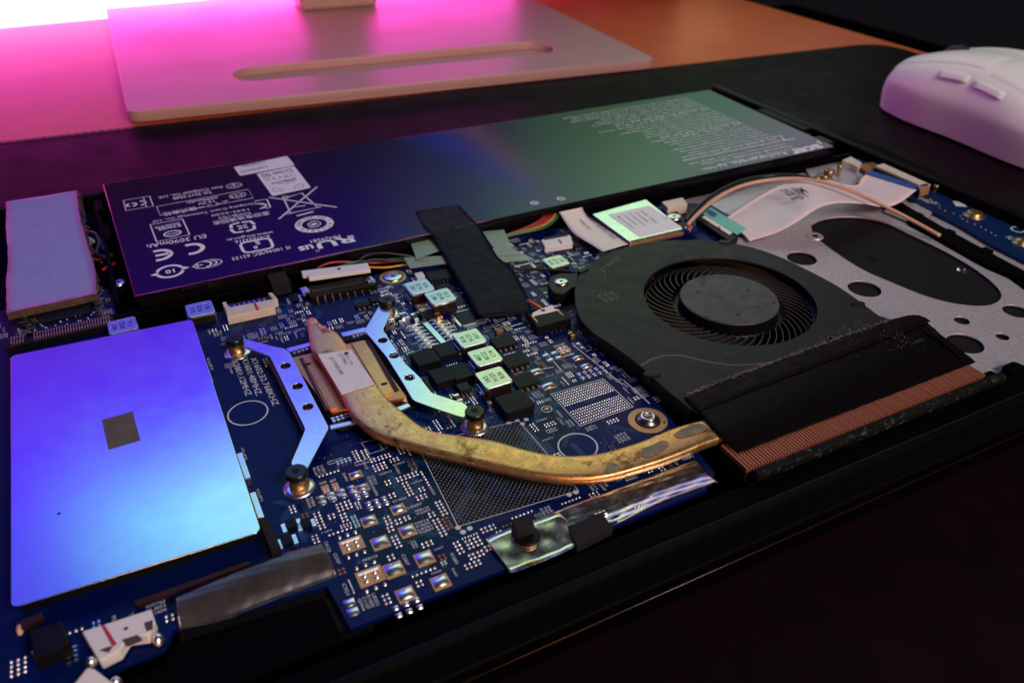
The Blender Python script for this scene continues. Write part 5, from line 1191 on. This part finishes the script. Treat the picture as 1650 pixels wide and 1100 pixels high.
# =================================================================== FRONT FOILS, TAPE AND POST
fo_=thing('front_foil','crumpled silver foil strip along the front edge below the copper pipe','foil',(7,9,.1))
sheet(P3((872,833,.10),(930,810,.10),(990,788,.11),(1050,766,.11),(1120,739,.11)),P3((905,873,.0),(945,860,.02),(985,848,.0),(1070,806,.02),(1158,775,.02)),34,20,.01,.006,prof=lambda t:0. if t<.06 else min(1,((t-.06)/.54))**.8 if t<.6 else 1.).build('long_strip','foil',fo_,smooth=True)
f=sheet(P3((783,868,.13),(805,856,.13),(868,835,.14),(900,826,.16),(918,843,.1)),P3((822,922,.03),(845,915,.03),(890,897,.03),(926,880,.03),(930,872,.03)),20,8,.01,.012); f.build('corner_piece','foil',fo_,smooth=True)
f=MB(); f.prism(AL(.14,(914,846),(970,823),(988,848),(930,878)),-.1,.12); f.build('black_notch','foam_black',fo_,bevel=.02)
po=thing('black_post','black rubber capped post standing in the foil at the front edge','post',(*A(842,868,0),.0))
a=A(842,842,.42); f=MB(); f.prism(fillet([(a[0]-.2,a[1]-.14),(a[0]+.2,a[1]-.16),(a[0]+.23,a[1]+.16),(a[0]-.18,a[1]+.18)],.08),.004,.42); f.build('cap','foam_black',po,bevel=.03)
f=MB(); f.cyl((a[0]+.04,a[1]-.12,.0),.26,.2,24); f.build('collar','black_plastic',po,bevel=.02); f=MB(); f.lathe((a[0]+.04,a[1]-.12,.1),[(.27,.0),(.275,.02),(.27,.04)],24); f.build('brass_band','screw_brass',po)
bt2=thing('brown_tape','shiny brown tape folded over the front board edge beside the metal shield','tape',(*A(400,930,.2),.1))
sheet(P3((284,962,.26),(340,937,.27),(400,913,.27),(460,891,.27),(517,873,.26)),P3((289,1014,.02),(355,1000,.0),(420,975,.0),(490,948,.0),(545,928,.0)),40,16,.008,.004,.01,prof=lambda t:t**3).build('folded_film','brown_tape',bt2,smooth=True)
f=MB(); f.prism(AL(-.15,(285,1000),(545,925),(600,1000),(300,1090)),-.45,-.15); o=f.build('black_cover_strip','black_matte'); tag(o,'black cover strip at the front edge below the brown tape','cover')
# foreground left: white plug, pink piece, dark parts
wp=thing('front_plug','blurred white plug with a red stripe at the front left corner','plug',(*A(190,1010,.3),.1))
f=MB(); f.prism(AL(.3,(131,1016),(243,980),(250,1000),(238,1022),(206,1026),(192,1048),(160,1064),(148,1045)),.05,.3); f.build('housing','white_plastic',wp,bevel=.03)
f=MB(); f.prism(AL(.32,(163,1007),(168,1005),(188,1036),(181,1040)),.3,.315); f.build('red_stripe','red_mark',wp)
for q in([(160,1047),(172,1042),(182,1040),(175,1050)],[(196,1030),(222,1022),(230,1030),(205,1040)],[(232,1003),(246,998),(246,1012),(236,1016)]):
    f=MB(); f.prism(AL(.31,*q),.29,.312); f.build('notch','cap_brown',wp)
a=A(203,1012,.3); f=MB(); f.cyl((*a,.3),.035,.006,10); f.build('hole','cap_brown',wp)
a=A(253,1025,.2); f=MB(); f.dome((a[0],a[1],.1),.1,.14,.14,0,12); f.build('metal_tab','solder',wp,smooth=True)
fp2=thing('pink_foam','small pinkish foam piece at the bottom left corner','foam',(*A(140,1090,.2),.1))
f=MB(); f.prism(AL(.3,(110,1110),(140,1072),(152,1075),(185,1100),(170,1130)),.05,.3); f.build('block','paper',fp2,bevel=.05)
a=A(145,1062,.25); f=MB(); f.dome((a[0],a[1],.15),.1,.1,.14,0,12); f.build('metal_tab','solder',fp2,smooth=True)
a=A(185,1095,.25); f=MB(); f.dome((a[0],a[1],.15),.1,.1,.14,0,12); f.build('metal_tab','solder',fp2,smooth=True)
fb=thing('front_socket','black socket with one brass leg at the front left corner','socket',(*A(85,1030,.2),.1))
f=MB(); f.prism(AL(.35,(45,1015),(100,998),(112,1035),(55,1060)),.0,.35); f.build('housing','chip_black',fb,bevel=.03)
f=MB(); f.prism(AL(.3,(26,1002),(68,985),(70,995),(34,1012)),.2,.3); f.build('red_bar','copper_dark',fb)
a=A(57,1055,.15); f=MB(); f.box((a[0],a[1],.0),(.05,.06,.25)); f.build('leg','gold',fb)
f=MB(); f.dome((*A(30,1010,.3),.22),.06,.12,.1,0,12); f.build('tab','coax',fb,smooth=True)
# front left rail left of y=8.8
f=MB(); f.prism([(-6.0,8.35),(-1.05,8.35),(-1.05,9.25),(1.5,9.3),(1.45,10.35),(-1.2,10.55),(-1.4,10.2),(-3.5,10.2),(-6.0,10.35)],-.547,-.14); f.build('front_rail','chassis',lc,bevel=.03)
